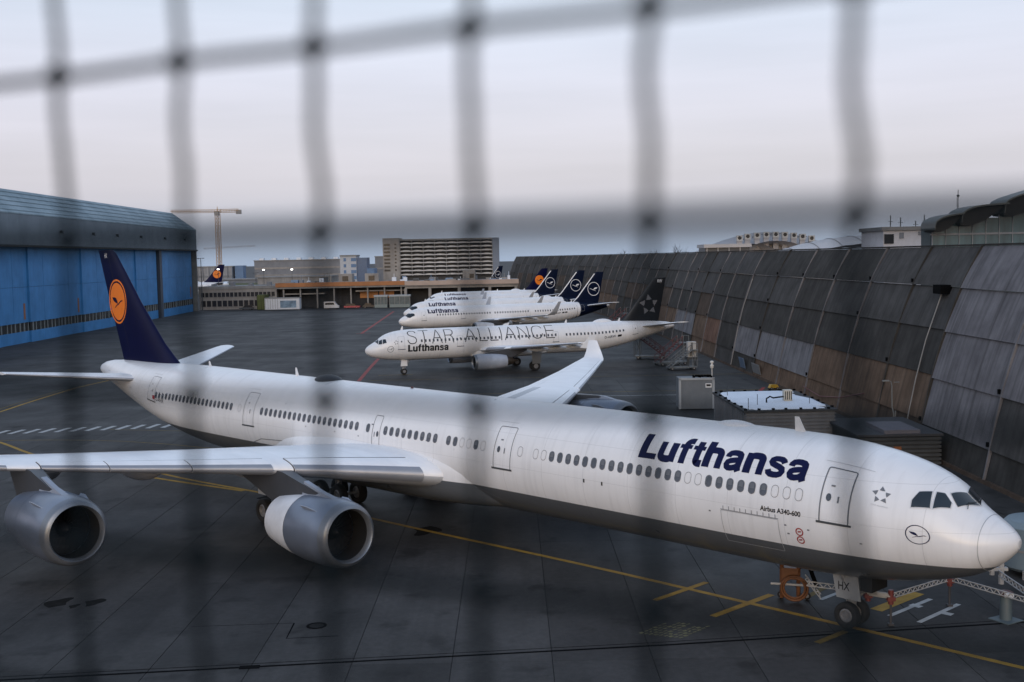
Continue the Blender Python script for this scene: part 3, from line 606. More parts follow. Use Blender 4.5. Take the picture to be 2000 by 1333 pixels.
# ------------------------------------------------------------------ the long four-engined airliner in front
def build_big():
    A = empty('airliner', (18.007, 40.533, 0), 2.3307, 'huge white four-engined airliner with orange crane disc on its navy tail, across the foreground', 'airplane')
    H = Hull([(0, 4.52, 4.42, .05), (.15, 4.79, 4.10, .40), (.6, 5.12, 3.64, .90), (1.46, 5.62, 3.1, 1.5), (1.95, 6.02, 2.92, 1.76), (2.34, 6.36, 2.8, 1.93), (3.0, 6.72, 2.62, 2.17), (3.75, 7.0, 2.46, 2.38), (5.87, 7.45, 2.17, 2.7), (8, 7.63, 2.06, 2.8), (10, 7.67, 2.03, 2.82), (52, 7.67, 2.03, 2.82), (56, 7.67, 2.2, 2.80), (60, 7.66, 2.7, 2.7), (63, 7.62, 3.25, 2.5), (66, 7.57, 3.95, 2.15), (70, 7.48, 4.95, 1.55), (73, 7.35, 5.7, .98), (74.6, 7.05, 6.15, .55), (75.06, 6.75, 6.35, .25)])
    xs = [0.0, .01, .03, .07, .15, .25, .4, .6, .8, 1.0, 1.02, 1.2, 1.4, 1.6, 1.8, 2.0, 2.2, 2.4, 2.7, 3, 3.4, 3.8, 4.3, 5, 6, 7, 8, 10, 20, 30, 40, 50, 52, 54, 56, 58, 60, 62, 64, 66, 68, 70, 71.5, 73, 74, 74.6, 74.9, 75.06]
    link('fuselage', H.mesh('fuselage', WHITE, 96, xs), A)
    # ring joint of the nose radome
    mb = MB(); rg = [H.p(1.0, 2*math.pi*k/64, 1, .006) for k in range(64)]; rg2 = [H.p(1.025, 2*math.pi*k/64, 1, .006) for k in range(64)]
    mb.loft([rg, rg2], True); mb.build('radome_joint', SILVER, A)
    # lettering, right-hand side
    wrap(drawn_bm('Lufthansa', HEAVY, 8.38, 1.24), side_fn(H, 15.64, R(27.8), 1, 2.82), 'lettering', TEXTNAVY, A, 0, .08)['label'] = 'navy LUFTHANSA lettering'
    wrap(text_bm('Airbus A340-600', 1.82, .20, .028), side_fn(H, 9.08, R(-.4), 1, 2.82), 'type_lettering', BLACK, A, 0, .1)
    wrap(text_bm('D-AIHX', 1.25, .30, .008), side_fn(H, 60.75, R(-.5), 1, 2.7), 'registration', BLACK, A, 0, .1)
    fl = [[(0, 0), (.42, 0), (.42, .3), (0, .3)]]
    wrap(shape_bm(fl), side_fn(H, 61.35, R(.5), 1, 2.6), 'flag_mark', mat('flag_red', (.35, .015, .02), .4), A)
    # emblems
    rr = 1.0
    em = wrap(shape_bm(ring_poly(.375, .41)+bird(.36)), side_fn(H, 2.82, R(1.8), 1, 2.35, .008), 'crane_emblem', TEXTNAVY, A, .1, .1)
    wrap(shape_bm(star5(.36)), side_fn(H, 4.24, R(31), 1, 2.45, .008), 'star_emblem', LINEGREY, A, .1, .1)
    wrap(text_bm('STAR ALLIANCE', .62, .05, 0), side_fn(H, 4.53, R(20.5), 1, 2.5, .008), 'star_lettering', SILVER, A, 0, 0)
    for th in (-13.4, -20.7):
        wrap(shape_bm(ring_poly(.12, .17, 24)+[[(-.07, -.03), (.07, -.01), (.07, .05), (-.07, .03)]]), side_fn(H, 7.35, R(th), 1, 2.76, .008), 'warning_roundel', mat('warning_red', (.30, .02, .02), .45), A, .1, .1)
    # doors, right-hand side: (aft X, fore X, low angle, high angle)
    for i, (xa, xf, t0, t1, small) in enumerate(((6.50, 5.28, -2.0, 46, 0), (24.72, 23.48, -4.4, 40.4, 0), (34.71, 34.0, -5.3, 32.8, 1), (48.48, 47.2, -5.5, 40.2, 0), (62.2, 60.95, -4.5, 41, 0))):
        d = outline(H, xa, xf, R(t0), R(t1), 1, .055 if i == 0 else .04, 'door', LINEGREY, A, .009)
        if not small:
            skin_rect(H, xa+.10, xf-.10, R(t0-.3), R(t0+1.6), 1, 'sill', mat('door_sill', (.06, .065, .07), .5), d, .02)
        pane = [[(.11*math.cos(2*math.pi*k/14), .16*math.sin(2*math.pi*k/14)) for k in range(14)]]
        if i < 3 or small: wrap(shape_bm(pane), side_fn(H, xa-.34 if not small else xa-.5, R((t0+t1)/2-2.5), 1, 2.8, .012), 'door_window', PANE, d)
        hb = [[(0, 0), (.07, 0), (.07, .26), (0, .26)], [(-.35, .62), (-.18, .62), (-.18, .69), (-.35, .69)]]
        for hp in hb: wrap(shape_bm([hp]), side_fn(H, xf+.52, R((t0+t1)/2-6), 1, 2.8, .012), 'door_handle', LINEGREY, d)
        if not small:
            wrap(shape_bm([[(0, 0), (2.0 if i == 0 else 1.3, 0), (2.0 if i == 0 else 1.3, .02), (0, .02)]]), side_fn(H, xa+.25, R(t1+5), 1, 2.8, .008), 'rain_gutter', SILVER, d, .3, 0)
    # cargo door outline and its hinge marks
    outline(H, 11.0, 8.25, R(-36), R(-5.6), 1, .025, 'cargo_door', SILVER, A, .008, 2.8, .06)
    mb = [[(u, 0), (u+.03, 0), (u+.03, .17), (u, .17)] for u in [.12+.275*k for k in range(10)]]+[[(0, 0), (2.75, 0), (2.75, .025), (0, .025)]]
    wrap(shape_bm(mb), side_fn(H, 11.0, R(-5.4), 1, 2.8, .009), 'hinge_marks', LINEGREY, A, .3, 0)
    for X in (18.64, 17.54): wrap(shape_bm([[(0, 0), (.09, 0), (.09, .17), (0, .17)]]), side_fn(H, X, R(-3), 1, 2.82, .008), 'vent', BLACK, A)
    for X, th in ((7.0, -11), (7.9, -17), (8.0, -10), (4.9, -16), (11.6, -9), (41.3, 6), (38.3, 5.5), (36.0, 5), (44.0, 30), (30, 12)):
        wrap(shape_bm([[(0, 0), (.10, 0), (.10, .06), (0, .06)]]), side_fn(H, X, R(th), 1, 2.8, .008), 'access_mark', LINEGREY, A)
    # cabin windows: one shared frame and pane, X by frame number
    def rounded(w_, h_, r_, n=6):
        q = []
        for cx, cy, a0 in ((w_/2-r_, h_/2-r_, 0), (-w_/2+r_, h_/2-r_, 90), (-w_/2+r_, -h_/2+r_, 180), (w_/2-r_, -h_/2+r_, 270)):
            for k in range(n): a = R(a0+90*k/(n-1)); q.append((cx+r_*math.cos(a), cy+r_*math.sin(a)))
        return q
    O_, I_ = rounded(.335, .50, .16), rounded(.25, .415, .12); n = len(O_)
    fr_polys = [[O_[k], O_[(k+1) % n], I_[(k+1) % n], I_[k]] for k in range(n)]
    f0 = side_fn(H, 30.0, R(16.4), 1, 2.82, .010); f1 = side_fn(H, 30.0, R(16.4), 1, 2.82, .007)
    org = H.p(30.0, R(16.4), 1)
    def cached(polys, fn, name, m):
        o = wrap(shape_bm(polys), lambda u, v: fn(u, v)-org, name, m, None, 0, .1); me = o.data; bpy.data.objects.remove(o); return me
    WF = mat('window_rim', (.10, .11, .13), .4); WFL = mat('window_rim_grey', (.25, .26, .28), .4)
    frame_me, pane_me = cached(fr_polys, f0, 'window', WF), cached([I_], f1, 'pane', PANE)
    frame2_me, plug_me = cached([[O_[k], O_[(k+1) % n], tuple(c*.90 for c in O_[(k+1) % n]), tuple(c*.90 for c in O_[k])] for k in range(n)], f0, 'window', WFL), cached([I_], f1, 'plug', PLUG)
    blind_me = cached([[(-.10, -.02), (.10, -.02), (.10, .14), (.06, .19), (-.06, .19), (-.10, .14)]], side_fn(H, 30.0, R(16.4), 1, 2.82, .009), 'blind', mat('blind_grey', (.13, .14, .16), .5))
    idx = list(range(0, 21))+[22]+list(range(27, 47))+[48]+list(range(51, 60))+list(range(61, 67))+[71, 73, 74]+list(range(75, 101))
    plugs = {22, 63, 64, 66, 71, 73, 74, 90, 91, 98, 99, 100}
    for i in idx:
        X = 60.74-.5334*i; p = H.p(X, R(16.4), 1)
        zt, rz, ry = H.sec(X); th = math.asin(max(-1, min(1, (org.z-zt)/rz))); p = H.p(X, th, 1)
        wn = link('window', frame2_me if i in plugs else frame_me, A, (X, p.y, p.z)); link('plug' if i in plugs else 'pane', plug_me if i in plugs else pane_me, wn)
        if i not in plugs and random.random() < .75: link('blind', blind_me, wn)
    # cockpit glazing: (X, angle) corners on both sides
    panes = [[(3.15, 27.7), (2.57, 33.6), (2.69, 52.9), (3.05, 46.3), (3.18, 35)], [(2.48, 34.5), (2.03, 47.0), (2.06, 54.5), (2.34, 59.5), (2.56, 55.1)], [(1.86, 55.5), (1.47, 88.6), (1.97, 88.6), (2.21, 65.0)]]
    CF = mat('cockpit_frame', (.60, .61, .63), .4)
    for side in (1, -1):
        for P in panes:
            for nm, m_, sc, of in (('cockpit_window', CF, 1.13, .010), ('glass', GLASS, 1.0, .020)):
                cx = sum(a for a, b in P)/len(P); cy = sum(b for a, b in P)/len(P)
                ks = 1.0 if P is panes[2] else sc
                q = [(cx+(a-cx)*sc, min(90, cy+(b-cy)*ks)) for a, b in P]
                bm = shape_bm([[(a, b/20) for a, b in q]]); slit(bm, .12, .2)
                for v in bm.verts: v.co = H.p(v.co.x, R(v.co.y*20), side, of)
                me = bpy.data.meshes.new(nm); bmesh.ops.recalc_face_normals(bm, faces=bm.faces); bm.to_mesh(me); bm.free(); me.materials.append(m_)
                if nm == 'cockpit_window': par = link(nm, me, A)
                else: link(nm, me, par)
        mb = MB(); mb.path([H.p(1.62, R(62 if side > 0 else 58), side, .05), H.p(1.72, R(72), side, .06), H.p(1.60, R(86), side, .05)], .014); mb.build('wiper', BLACK, A)
    # aerials, beacon, satellite domes
    aerial(H, A, 9.0, .62, l=.5); aerial(H, A, 46.3, .55); aerial(H, A, 57.5, .4)
    radome_hump(H, A, 12.2, 2.3, 1.0, .16); radome_hump(H, A, 42.8, 2.6, 1.5, .30, 'antenna_dome', mat('dome_dark', (.03, .03, .035), .5))
    mb = MB(); mb.lathe([(0, .09), (.08, .08), (.14, .01)], (34.5, 0, 7.66), 'Z', 12); mb.build('beacon', mat('beacon_red', (.06, .02, .02), .3), A, 50)
    # wing-body fairing
    fz = [(23.4, 2.45, .35, .6), (25, 2.25, 1.7, 1.2), (27.5, 2.05, 2.75, 1.55), (31, 1.9, 3.15, 1.75), (37, 1.85, 3.2, 1.8), (42, 1.95, 3.05, 1.6), (46, 2.2, 2.3, 1.2), (49, 2.45, 1.2, .6)]
    xsf = [23.4+25.6*k/40 for k in range(41)]; fi = [pchip([a[0] for a in fz], [a[k] for a in fz]) for k in (1, 2, 3)]; rings = []
    for X in xsf:
        b_, w_, hh = (f(X) for f in fi)
        ring = []
        for k in range(40):
            a = 2*math.pi*k/40; c, s_ = math.cos(a), math.sin(a); e = .7
            ring.append((X, w_*math.copysign(abs(c)**e, c), (b_+hh)+hh*math.copysign(abs(s_)**e, s_)))
        rings.append(ring)
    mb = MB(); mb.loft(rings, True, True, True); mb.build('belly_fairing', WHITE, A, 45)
    # thin joint line of the fairing on the fuselage side
    rails = [(29.2, -20), (27.6, -24), (26.0, -33), (24.3, -46)]
    pts = [(X, th) for X, th in ((48.6, -40), (48.0, -30), (46.6, -21), (43.6, -17.5), (40, -15.5), (36, -15), (33, -16), (31, -17.5), (29.2, -20), (27.6, -25), (26.0, -34), (24.4, -47))]
    polys = MB()
    for (a, ta), (b, tb) in zip(pts[:-1], pts[1:]):
        for k in range(4):
            q = [(a+(b-a)*(k+j)/4, ta+(tb-ta)*(k+j)/4) for j in (0, 1)]
            polys.add([H.p(q[0][0], R(q[0][1]), 1, .008), H.p(q[1][0], R(q[1][1]), 1, .008), H.p(q[1][0], R(q[1][1]+1.0), 1, .008), H.p(q[0][0], R(q[0][1]+1.0), 1, .008)], [(0, 1, 2, 3)])
    polys.build('fairing_joint', LINEGREY, A)
    # wings
    WS = Surf([(0.5, 26.6, 15.9, 3.45, .14), (2.6, 28.2, 14.1, 3.7, .14), (6.5, 31.3, 11.2, 4.15, .125), (10, 33.7, 8.9, 4.48, .115), (15.7, 37.45, 7.05, 4.85, .105), (20.5, 40.6, 5.3, 5.2, .10), (26, 44.25, 3.7, 5.75, .10), (30.4, 47.15, 2.55, 6.3, .09)])
    ys = [.5, 1.5, 2.6, 4.5, 6.5, 8, 10, 12.5, 15.7, 18, 20.5, 23, 26, 28.5, 30.4]
    LINE = mat('panel_gap', (.03, .03, .035), .6)
    for side in (1, -1):
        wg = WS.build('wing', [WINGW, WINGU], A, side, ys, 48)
        for a, b in ((3.7, 8.95), (9.85, 13.15), (13.2, 16.45), (16.5, 19.15), (20.5, 23.7), (23.75, 27.0), (27.05, 30.1)):
            WS.patch('slat', [WINGW, SLAT], wg, side, a, b, .395, .545, 14, 3, .028, .30); WS.patch('slat_gap', LINE, wg, side, b+.004, b+.05, .395, .54, 8, 1, .012)
        for a, b in ((3.7, 8.95), (9.85, 19.15), (20.5, 30.1)): WS.patch('slat_gap', LINE, wg, side, a, b, .389, .3935, 1, 6, .008)
        for a, b in ((9.8, 10.0), (9.8, 15.3)): pass
        for a, b in ((3.4, 10.0), (10.1, 17.2), (17.3, 22.0)): WS.patch('flap', [WINGW], wg, side, a, b, .012, .155, 6, 3, .016)
        for a, b in ((22.2, 25.7), (25.8, 29.4)): WS.patch('aileron', [WINGW], wg, side, a, b, .012, .14, 6, 2, .016)
        for a, b in ((6.0, 8.2), (10.8, 12.8), (12.9, 14.9), (15, 17), (17.1, 19.1)): WS.patch('spoiler', [WINGU], wg, side, a, b, .165, .215, 4, 2, .012)
        for yy in (7.4, 13.2, 17.6, 22.4):
            X, c, z, t = (f(yy) for f in WS.f); mb = MB(); rings = []
            for k in range(9):
                q = k/8; s_ = max(math.sin(math.pi*min(1, q*.95+.03))**.7, .02); rings.append([(X+c*.42+q*(c*.75), side*yy+.26*s_*math.cos(a), z-.04*c-.16-.30*s_+.42*s_*math.sin(a)-q*.25) for a in [2*math.pi*j/12 for j in range(12)]])
            mb.loft(rings, True, True, True); mb.build('flap_fairing', mat('fairing_grey', (.30, .31, .34), .4), wg, 50)
        # winglet
        X, c, z, t = (f(30.4) for f in WS.f); rings = []
        for q, (dy, dz, dx, ch) in enumerate(((0, 0, 0, 2.55), (.30, .16, .25, 2.2), (.62, .62, .75, 1.75), (.95, 1.55, 1.55, .95))):
            rings.append([(X+dx+ch*foil_pt(k/24, .09)[0], side*(30.4+dy-ch*foil_pt(k/24, .09)[1]*.8*(min(q, 2)/2)), z+dz+ch*foil_pt(k/24, .09)[1]*(1-.5*min(q, 2)/2)) for k in range(24)])
        mb = MB(); mb.loft(rings, True, True, True); mb.build('winglet', WINGW, wg, 45)
        # engines and pylons
        for (yy, xi, zi, wht) in ((9.4, 27.7, 1.93, True), (19.45, 35.1, 2.68, False)):
            zi2 = zi = zi+(.62 if side < 0 and yy > 15 else 0); prof = [(0, 1.36), (.06, 1.46), (.2, 1.53), (.5, 1.60), (1.2, 1.66), (2.4, 1.66), (3.6, 1.57), (4.8, 1.40), (5.6, 1.25)]
            pin = [(0, 1.36), (-.03, 1.31), (.05, 1.25), (.3, 1.21), (.8, 1.23), (1.5, 1.26)]
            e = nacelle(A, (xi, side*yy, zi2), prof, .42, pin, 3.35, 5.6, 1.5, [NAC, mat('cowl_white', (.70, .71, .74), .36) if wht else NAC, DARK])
            X, c, z, t = (f(yy) for f in WS.f); q = X-xi; zz = z-zi
            mb = MB(); hw = .24
            top = [(1.5, 1.60), (2.6, 1.85), (q-.3, zz-.02), (q+1.2, zz+.02), (q+c*.55, zz-.05)]
            bot = [(1.5, 1.50), (2.4, 1.45), (4.6, 1.1), (6.4, .9), (q+c*.55, zz-.4)]
            rings = []
            for (xa, za), (xb, zb), wv in zip(top, bot, (.05, .2, .3, .3, .06)):
                rings.append([(xa, -wv, za), (xa, wv, za), (xb, wv, zb), (xb, -wv, zb)])
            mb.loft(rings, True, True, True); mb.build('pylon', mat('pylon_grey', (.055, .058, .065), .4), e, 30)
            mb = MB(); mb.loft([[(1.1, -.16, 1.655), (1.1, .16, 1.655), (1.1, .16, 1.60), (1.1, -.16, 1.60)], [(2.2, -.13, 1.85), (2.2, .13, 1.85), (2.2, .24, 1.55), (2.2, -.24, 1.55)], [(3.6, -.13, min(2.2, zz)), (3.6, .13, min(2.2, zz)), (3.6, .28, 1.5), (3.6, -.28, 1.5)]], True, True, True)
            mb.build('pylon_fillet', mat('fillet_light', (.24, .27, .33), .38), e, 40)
            for s2 in (-1, 1):
                mb = MB(); a0 = R(90-42*s2); y0, z0 = 1.60*math.cos(a0), 1.60*math.sin(a0); y1, z1 = 1.86*math.cos(a0), 1.86*math.sin(a0)
                mb.prism([(.9, y0, z0), (2.3, y0*1.02, z0*1.02), (2.3, y1, z1), (1.8, y1, z1)], (0, .03*math.sin(a0), -.03*math.cos(a0))); mb.build('strake', mat('strake_light', (.30, .34, .41), .4), e)
    # tailplane and fin
    for side in (1, -1):
        TS = Surf([(0.3, 64.2, 6.6, 6.2, .10), (1.6, 65.2, 5.9, 6.35, .10), (9.6, 70.75, 2.35, 7.1 if side > 0 else 7.85, .085)])
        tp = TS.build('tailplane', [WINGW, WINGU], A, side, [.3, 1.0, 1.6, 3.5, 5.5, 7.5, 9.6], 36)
        TS.patch('elevator', [WINGW], tp, side, 2.0, 9.3, .012, .15, 6, 4, .012)
        TS.patch('leading_edge', [SLAT], tp, side, 1.8, 9.5, .46, .54, 8, 4, .010)
    st = [(7.0, 60.6, 71.0), (7.6, 62.0, 71.4), (9.07, 64.3, 72.05), (12.13, 67.95, 73.45), (14.12, 70.0, 74.3), (15.9, 71.9, 75.05), (16.25, 72.5, 75.2)]
    fin = vfin('fin', NAVY, A, st, .085, 40); fh = fin_half(st, .085)
    for side in (1, -1):
        cx, cz = 71.75, 12.1
        d = wrap(shape_bm(ring_poly(1.64, 1.78)), fin_fn(cx, cz, fh, side), 'emblem_ring', ORANGE, fin, .3, .3)
        d = wrap(shape_bm(disc_poly(1.5)), fin_fn(cx, cz, fh, side), 'emblem_disc', ORANGE, fin, .3, .3)
        wrap(shape_bm(bird(1.32)), fin_fn(cx, cz, fh, side, .02), 'emblem_crane', NAVY, fin, .3, .3)
        wrap(text_bm('HX', .55, .38, .01), fin_fn(73.9 if side > 0 else 73.4, 15.6, fh, side), 'tail_letters', PLUG, fin, .2, .2)
        wrap(shape_bm([[(0, 0), (.035, 0), (.035-side*3.2, 7.6), (-side*3.2, 7.6)]]), lambda u, v, side=side: fin_fn(69.9, 8.1, fh, side, .008)(u, v), 'rudder_gap', LINE, fin, .2, .3)
    # tail cone exhaust and tailplane cut-out plate
    for side in (1, -1):
        mb = MB(); q = [H.p(X, R(th), side, .012) for X, th in ((71.6, 18), (66.4, 22), (65.6, 2), (68.5, -10), (71.4, -6))]; mb.poly(q); mb.build('cutout_plate', mat('bare_plate', (.42, .44, .47), .35, .3), A)
    mb = MB(); mb.lathe([(0, .24), (.12, .20), (.05, .17), (-.3, .15)], (75.02, 0, 6.55), 'X', 20); mb.build('exhaust', HOT, A, 40)
    # landing gear
    ng = bogie_leg(A, (6.65, 0, 0), 2.45, [(0, .36), (0, -.36)], .53, .40, 'nose_gear')
    mb = MB(); mb.prism([(-.75, .62, 1.28), (.30, .62, 1.28), (.52, .62, 2.45), (-.60, .62, 2.45)], (0, .05, 0)); gd = mb.build('gear_door', mat('door_pale', (.26, .27, .28), .4), ng)
    bm = text_bm('HX', .50, .33, .01)
    wrap(bm, lambda u, v: Vector((.22-u, .678, 1.62+v)), 'door_letters', BLACK, gd, 0, 0)
    mb = MB(); mb.prism([(-.75, -.66, 1.28), (.30, -.66, 1.28), (.52, -.66, 2.45), (-.60, -.66, 2.45)], (0, .05, 0)); mb.build('gear_door', mat('door_pale', (.26, .27, .28), .4), ng)
    mb = MB(); mb.box((-.95, 0, 2.05), (.5, 1.2, .7)); mb.build('gear_bay', DARK, ng)
    mb = MB(); mb.tube((-.1, .0, 1.0), (-1.2, .0, 2.4), .07); mb.tube((0, -.5, 1.25), (0, .5, 1.25), .06); mb.box((-.1, 0, 1.35), (.3, .35, .35)); mb.build('drag_brace', STEEL, ng, 40)
    bw = [(-.99, -.72), (-.99, .72), (.99, -.72), (.99, .72)]
    for side in (1, -1):
        g = bogie_leg(A, (39.8, side*5.34, 0), 3.6, bw, .70, .52)
        mb = MB(); mb.prism([(-1.3, side*.95, 1.7), (1.2, side*.95, 1.7), (1.0, side*1.15, 3.5), (-1.1, side*1.15, 3.5)], (0, side*.05, 0)); mb.build('gear_door', WINGU, g)
    bogie_leg(A, (42.0, 0, 0), 2.4, bw, .70, .52, 'centre_gear')
    return A, H
BIG, BIGH = build_big()

# ------------------------------------------------------------------ twin-jets parked in a row
def build_twin(loc, rz, length, livery, label, neo=True, group=None, detail=True):
    """length 44.5 (long) or 37.6 (short); livery 'star', 'new' (white line on the fin), 'old' (orange disc)"""
    A = empty('airliner', loc, rz, label, 'airplane', group)
    L0 = length-44.5; k1 = L0*.45; k2 = L0                    # wing and tail shift on the shorter type
    T = lambda x: x+L0
    H = Hull([(0, 3.34, 3.24, .04), (.12, 3.62, 2.92, .33), (.5, 3.95, 2.62, .72), (1.2, 4.35, 2.35, 1.14), (1.8, 4.78, 2.2, 1.38), (2.4, 5.2, 2.08, 1.56), (3.2, 5.52, 1.97, 1.73), (4.4, 5.76, 1.88, 1.88), (6, 5.88, 1.83, 1.96), (7.5, 5.9, 1.82, 1.98), (T(31), 5.9, 1.82, 1.98), (T(34), 5.9, 2.1, 1.92), (T(37), 5.87, 2.7, 1.72), (T(40), 5.78, 3.45, 1.30), (T(42.5), 5.62, 4.15, .85), (T(44), 5.4, 4.6, .5), (T(44.5), 5.15, 4.75, .22)])
    xs = [0, .01, .04, .12, .25, .5, .8, 1.2, 1.5, 1.8, 2.1, 2.4, 2.8, 3.2, 3.8, 4.4, 5.2, 6, 7.5, 15, T(25), T(31), T(32.5), T(34), T(35.5), T(37), T(38.5), T(40), T(41.3), T(42.5), T(43.4), T(44), T(44.3), T(44.5)]
    link('fuselage', H.mesh('fuselage', WHITE2, 56, xs), A)
    sd_ = -1
    if livery == 'star':
        wrap(drawn_bm('STAR', THIN, 6.3, 2.1, .22), side_fn(H, 5.2, R(5), sd_, 2.0, .010), 'lettering', BLACK, A, 0, .15)['label'] = 'thin black word STAR'
        wrap(drawn_bm('ALLIANCE', THIN, 12.7, 2.1, .22), side_fn(H, 12.95, R(5), sd_, 2.0, .010), 'lettering', BLACK, A, 0, .15)['label'] = 'thin black word ALLIANCE'
        wrap(drawn_bm('Lufthansa', HEAVY, 5.45, .92), side_fn(H, 5.25, R(-22.5), sd_, 2.0, .008), 'airline_lettering', BLACK, A, 0, .15)
        wrap(text_bm('D-AIRW', 1.7, .34, .012), side_fn(H, T(33.0), R(-9), sd_, 1.96, .008), 'registration', BLACK, A, 0, .15)
        wrap(shape_bm([[(0, 0), (.6, 0), (.6, .30), (0, .30)]]), side_fn(H, T(35.0), R(-9), sd_, 1.9, .008), 'flag_mark', BLACK, A)
        wrap(shape_bm(ring_poly(.36, .42, 24)+bird(.38, True)), side_fn(H, 3.0, R(-8), sd_, 1.75, .008), 'crane_emblem', LINEGREY, A, .2, .2)
        wrap(shape_bm(star5(.32)), side_fn(H, 3.75, R(17), sd_, 1.85, .008), 'star_emblem', LINEGREY, A, .2, .2)
    else:
        wrap(drawn_bm('Lufthansa', HEAVY, 6.1, 1.0), side_fn(H, 5.3, R(26), sd_, 2.0, .008), 'lettering', TEXTNAVY, A, 0, .15)
        wrap(text_bm('D-AIEF', 1.6, .30, .010), side_fn(H, T(31.2), R(-5), sd_, 1.98, .008), 'registration', BLACK, A, 0, .15)
        wrap(shape_bm([[(0, 0), (.5, 0), (.5, .28), (0, .28)], [(.65, 0), (1.15, 0), (1.15, .28), (.65, .28)]]), side_fn(H, T(33.1), R(-5), sd_, 1.98, .008), 'flag_mark', BLACK, A)
    # windows: a few pixels each, joined
    mb = []
    x = 7.1
    while x < T(36.0):
        if not (8.4+9.5 < x < 8.4+10.3) and not (T(26.2) < x < T(27.2)): mb.append([(x-.12, -.17), (x+.12, -.17), (x+.12, .17), (x-.12, .17)])
        x += .5334
    ow = wrap(shape_bm(mb), side_fn(H, 0, R(16.5), sd_, 2.0, .012), 'window_row', mat('small_pane', (.05, .055, .07), .3), A, 0, .17); ow['kind'] = 'stuff'
    CG = mat('cockpit_glass', (.02, .02, .02), .1)
    pans = [[(2.55, 24), (2.05, 26), (2.15, 52), (2.5, 44)], [(1.98, 27), (1.55, 36), (1.72, 60), (2.08, 54)], [(1.48, 40), (1.22, 88), (1.75, 88), (1.66, 62)]]
    if neo and livery != 'star':   # dark mask round the panes
        P = [(2.75, 26), (1.85, 22), (1.45, 36), (1.15, 88), (1.78, 88), (2.05, 60), (2.5, 47), (2.72, 38)]
        bm = shape_bm([[(a, b/20) for a, b in P]]); slit(bm, .2, .3)
        for v in bm.verts: v.co = H.p(v.co.x, R(v.co.y*20), sd_, .012)
        me = bpy.data.meshes.new('cockpit_mask'); bm.to_mesh(me); bm.free(); me.materials.append(BLACK); link('cockpit_mask', me, A)
    for P in pans:
        bm = shape_bm([[(a, b/20) for a, b in P]]); slit(bm, .2, .3)
        for v in bm.verts: v.co = H.p(v.co.x, R(v.co.y*20), sd_, .02)
        me = bpy.data.meshes.new('cockpit_window'); bm.to_mesh(me); bm.free(); me.materials.append(GLASS); link('cockpit_window', me, A)
    for (xa, xb) in ((4.0, 4.85), (11.9, 12.7), (T(25.4), T(26.2)), (T(37.4), T(38.2))):
        t0, t1 = (-12, 40) if xa < 6 or xa > T(36) else (-10, 30)
        d = outline(H, xa, xb, R(t0), R(t1), sd_, .035, 'door', SILVER, A, .010, 2.0, .08)
        skin_rect(H, xa-.08, xb+.08, R(t0-1.5), R(t0+1.5), sd_, 'sill', LINEGREY, d, .014, 2.0)
        wrap(shape_bm([[(.36, .95), (.52, .95), (.52, 1.15), (.36, 1.15)]]), side_fn(H, xa, R(t0), sd_, 2.0, .014), 'door_window', PANE, d)
    aerial(H, A, 4.9, .55); aerial(H, A, T(28), .5); radome_hump(H, A, T(33.5), 3.2, 1.0, .38); aerial(H, A, T(36.0), .45)
    # wing
    WS = Surf([(0.5, 14.4+k1, 7.4, 2.75, .14), (2.0, 15.2+k1, 6.6, 2.85, .14), (6.4, 17.9+k1, 4.1, 3.3, .12), (16.3, 23.4+k1, 1.6, 4.35, .11)])
    for side in (1, -1):
        wg = WS.build('wing', [WINGW, WINGU], A, side, [.5, 2, 4, 6.4, 9, 12, 14.5, 16.3], 28)
        for a, b in ((2.6, 5.3), (6.2, 9.4), (9.45, 12.7), (12.75, 15.9)): WS.patch('slat', [SLAT], wg, side, a, b, .42, .54, 8, 2, .02)
        for yy in (6.9, 10.2, 13.2):
            X, c, z, t = (f(yy) for f in WS.f); mb = MB(); rings = []
            for k in range(7):
                q = k/6; s_ = max(math.sin(math.pi*min(1, q*.94+.03))**.7, .02); rings.append([(X+c*.45+q*(c*.5+1.2), side*yy+.2*s_*math.cos(a), z-.25-.12*s_+.30*s_*math.sin(a)) for a in [2*math.pi*j/10 for j in range(10)]])
            mb.loft(rings, True, True, True); mb.build('flap_fairing', mat('fairing_pale', (.55, .56, .58), .4), wg, 50)
        X, c, z, t = (f(16.3) for f in WS.f)
        if neo:
            rings = []
            for dy, dz, dx, ch, tw in ((0, 0, 0, 1.6, 0), (.35, .18, .25, 1.35, .5), (.75, .75, .75, 1.1, 1), (1.25, 2.45, 1.75, .55, 1)):
                rings.append([(X+dx+ch*foil_pt(k/20, .09)[0], side*(16.3+dy-ch*foil_pt(k/20, .09)[1]*tw), z+dz+ch*foil_pt(k/20, .09)[1]*(1-tw*.7)) for k in range(20)])
            mb = MB(); mb.loft(rings, True, True, True); mb.build('winglet', mat('winglet_grey', (.40, .42, .46), .35), wg, 45)
        else:
            mb = MB(); mb.prism([(X-.1, side*16.3, z-.55), (X+1.5, side*16.3, z-.75), (X+2.1, side*16.3, z+.95), (X+1.2, side*16.3, z+.75)], (0, side*.06, 0)); mb.build('wingtip_fence', WINGW, wg)
        r_ = 1.22 if neo else 1.06; ln = 3.9 if neo else 4.4; xi = 12.9+k1; zi = 1.72 if neo else 1.62
        prof = [(0, r_*.86), (.06, r_*.92), (.3, r_*.97), (.9, r_), (2.0, r_), (ln*.8, r_*.9), (ln, r_*.76)]
        pin = [(0, r_*.86), (-.02, r_*.82), (.04, r_*.78), (.2, r_*.76), (.5, r_*.77), (.95, r_*.8)]
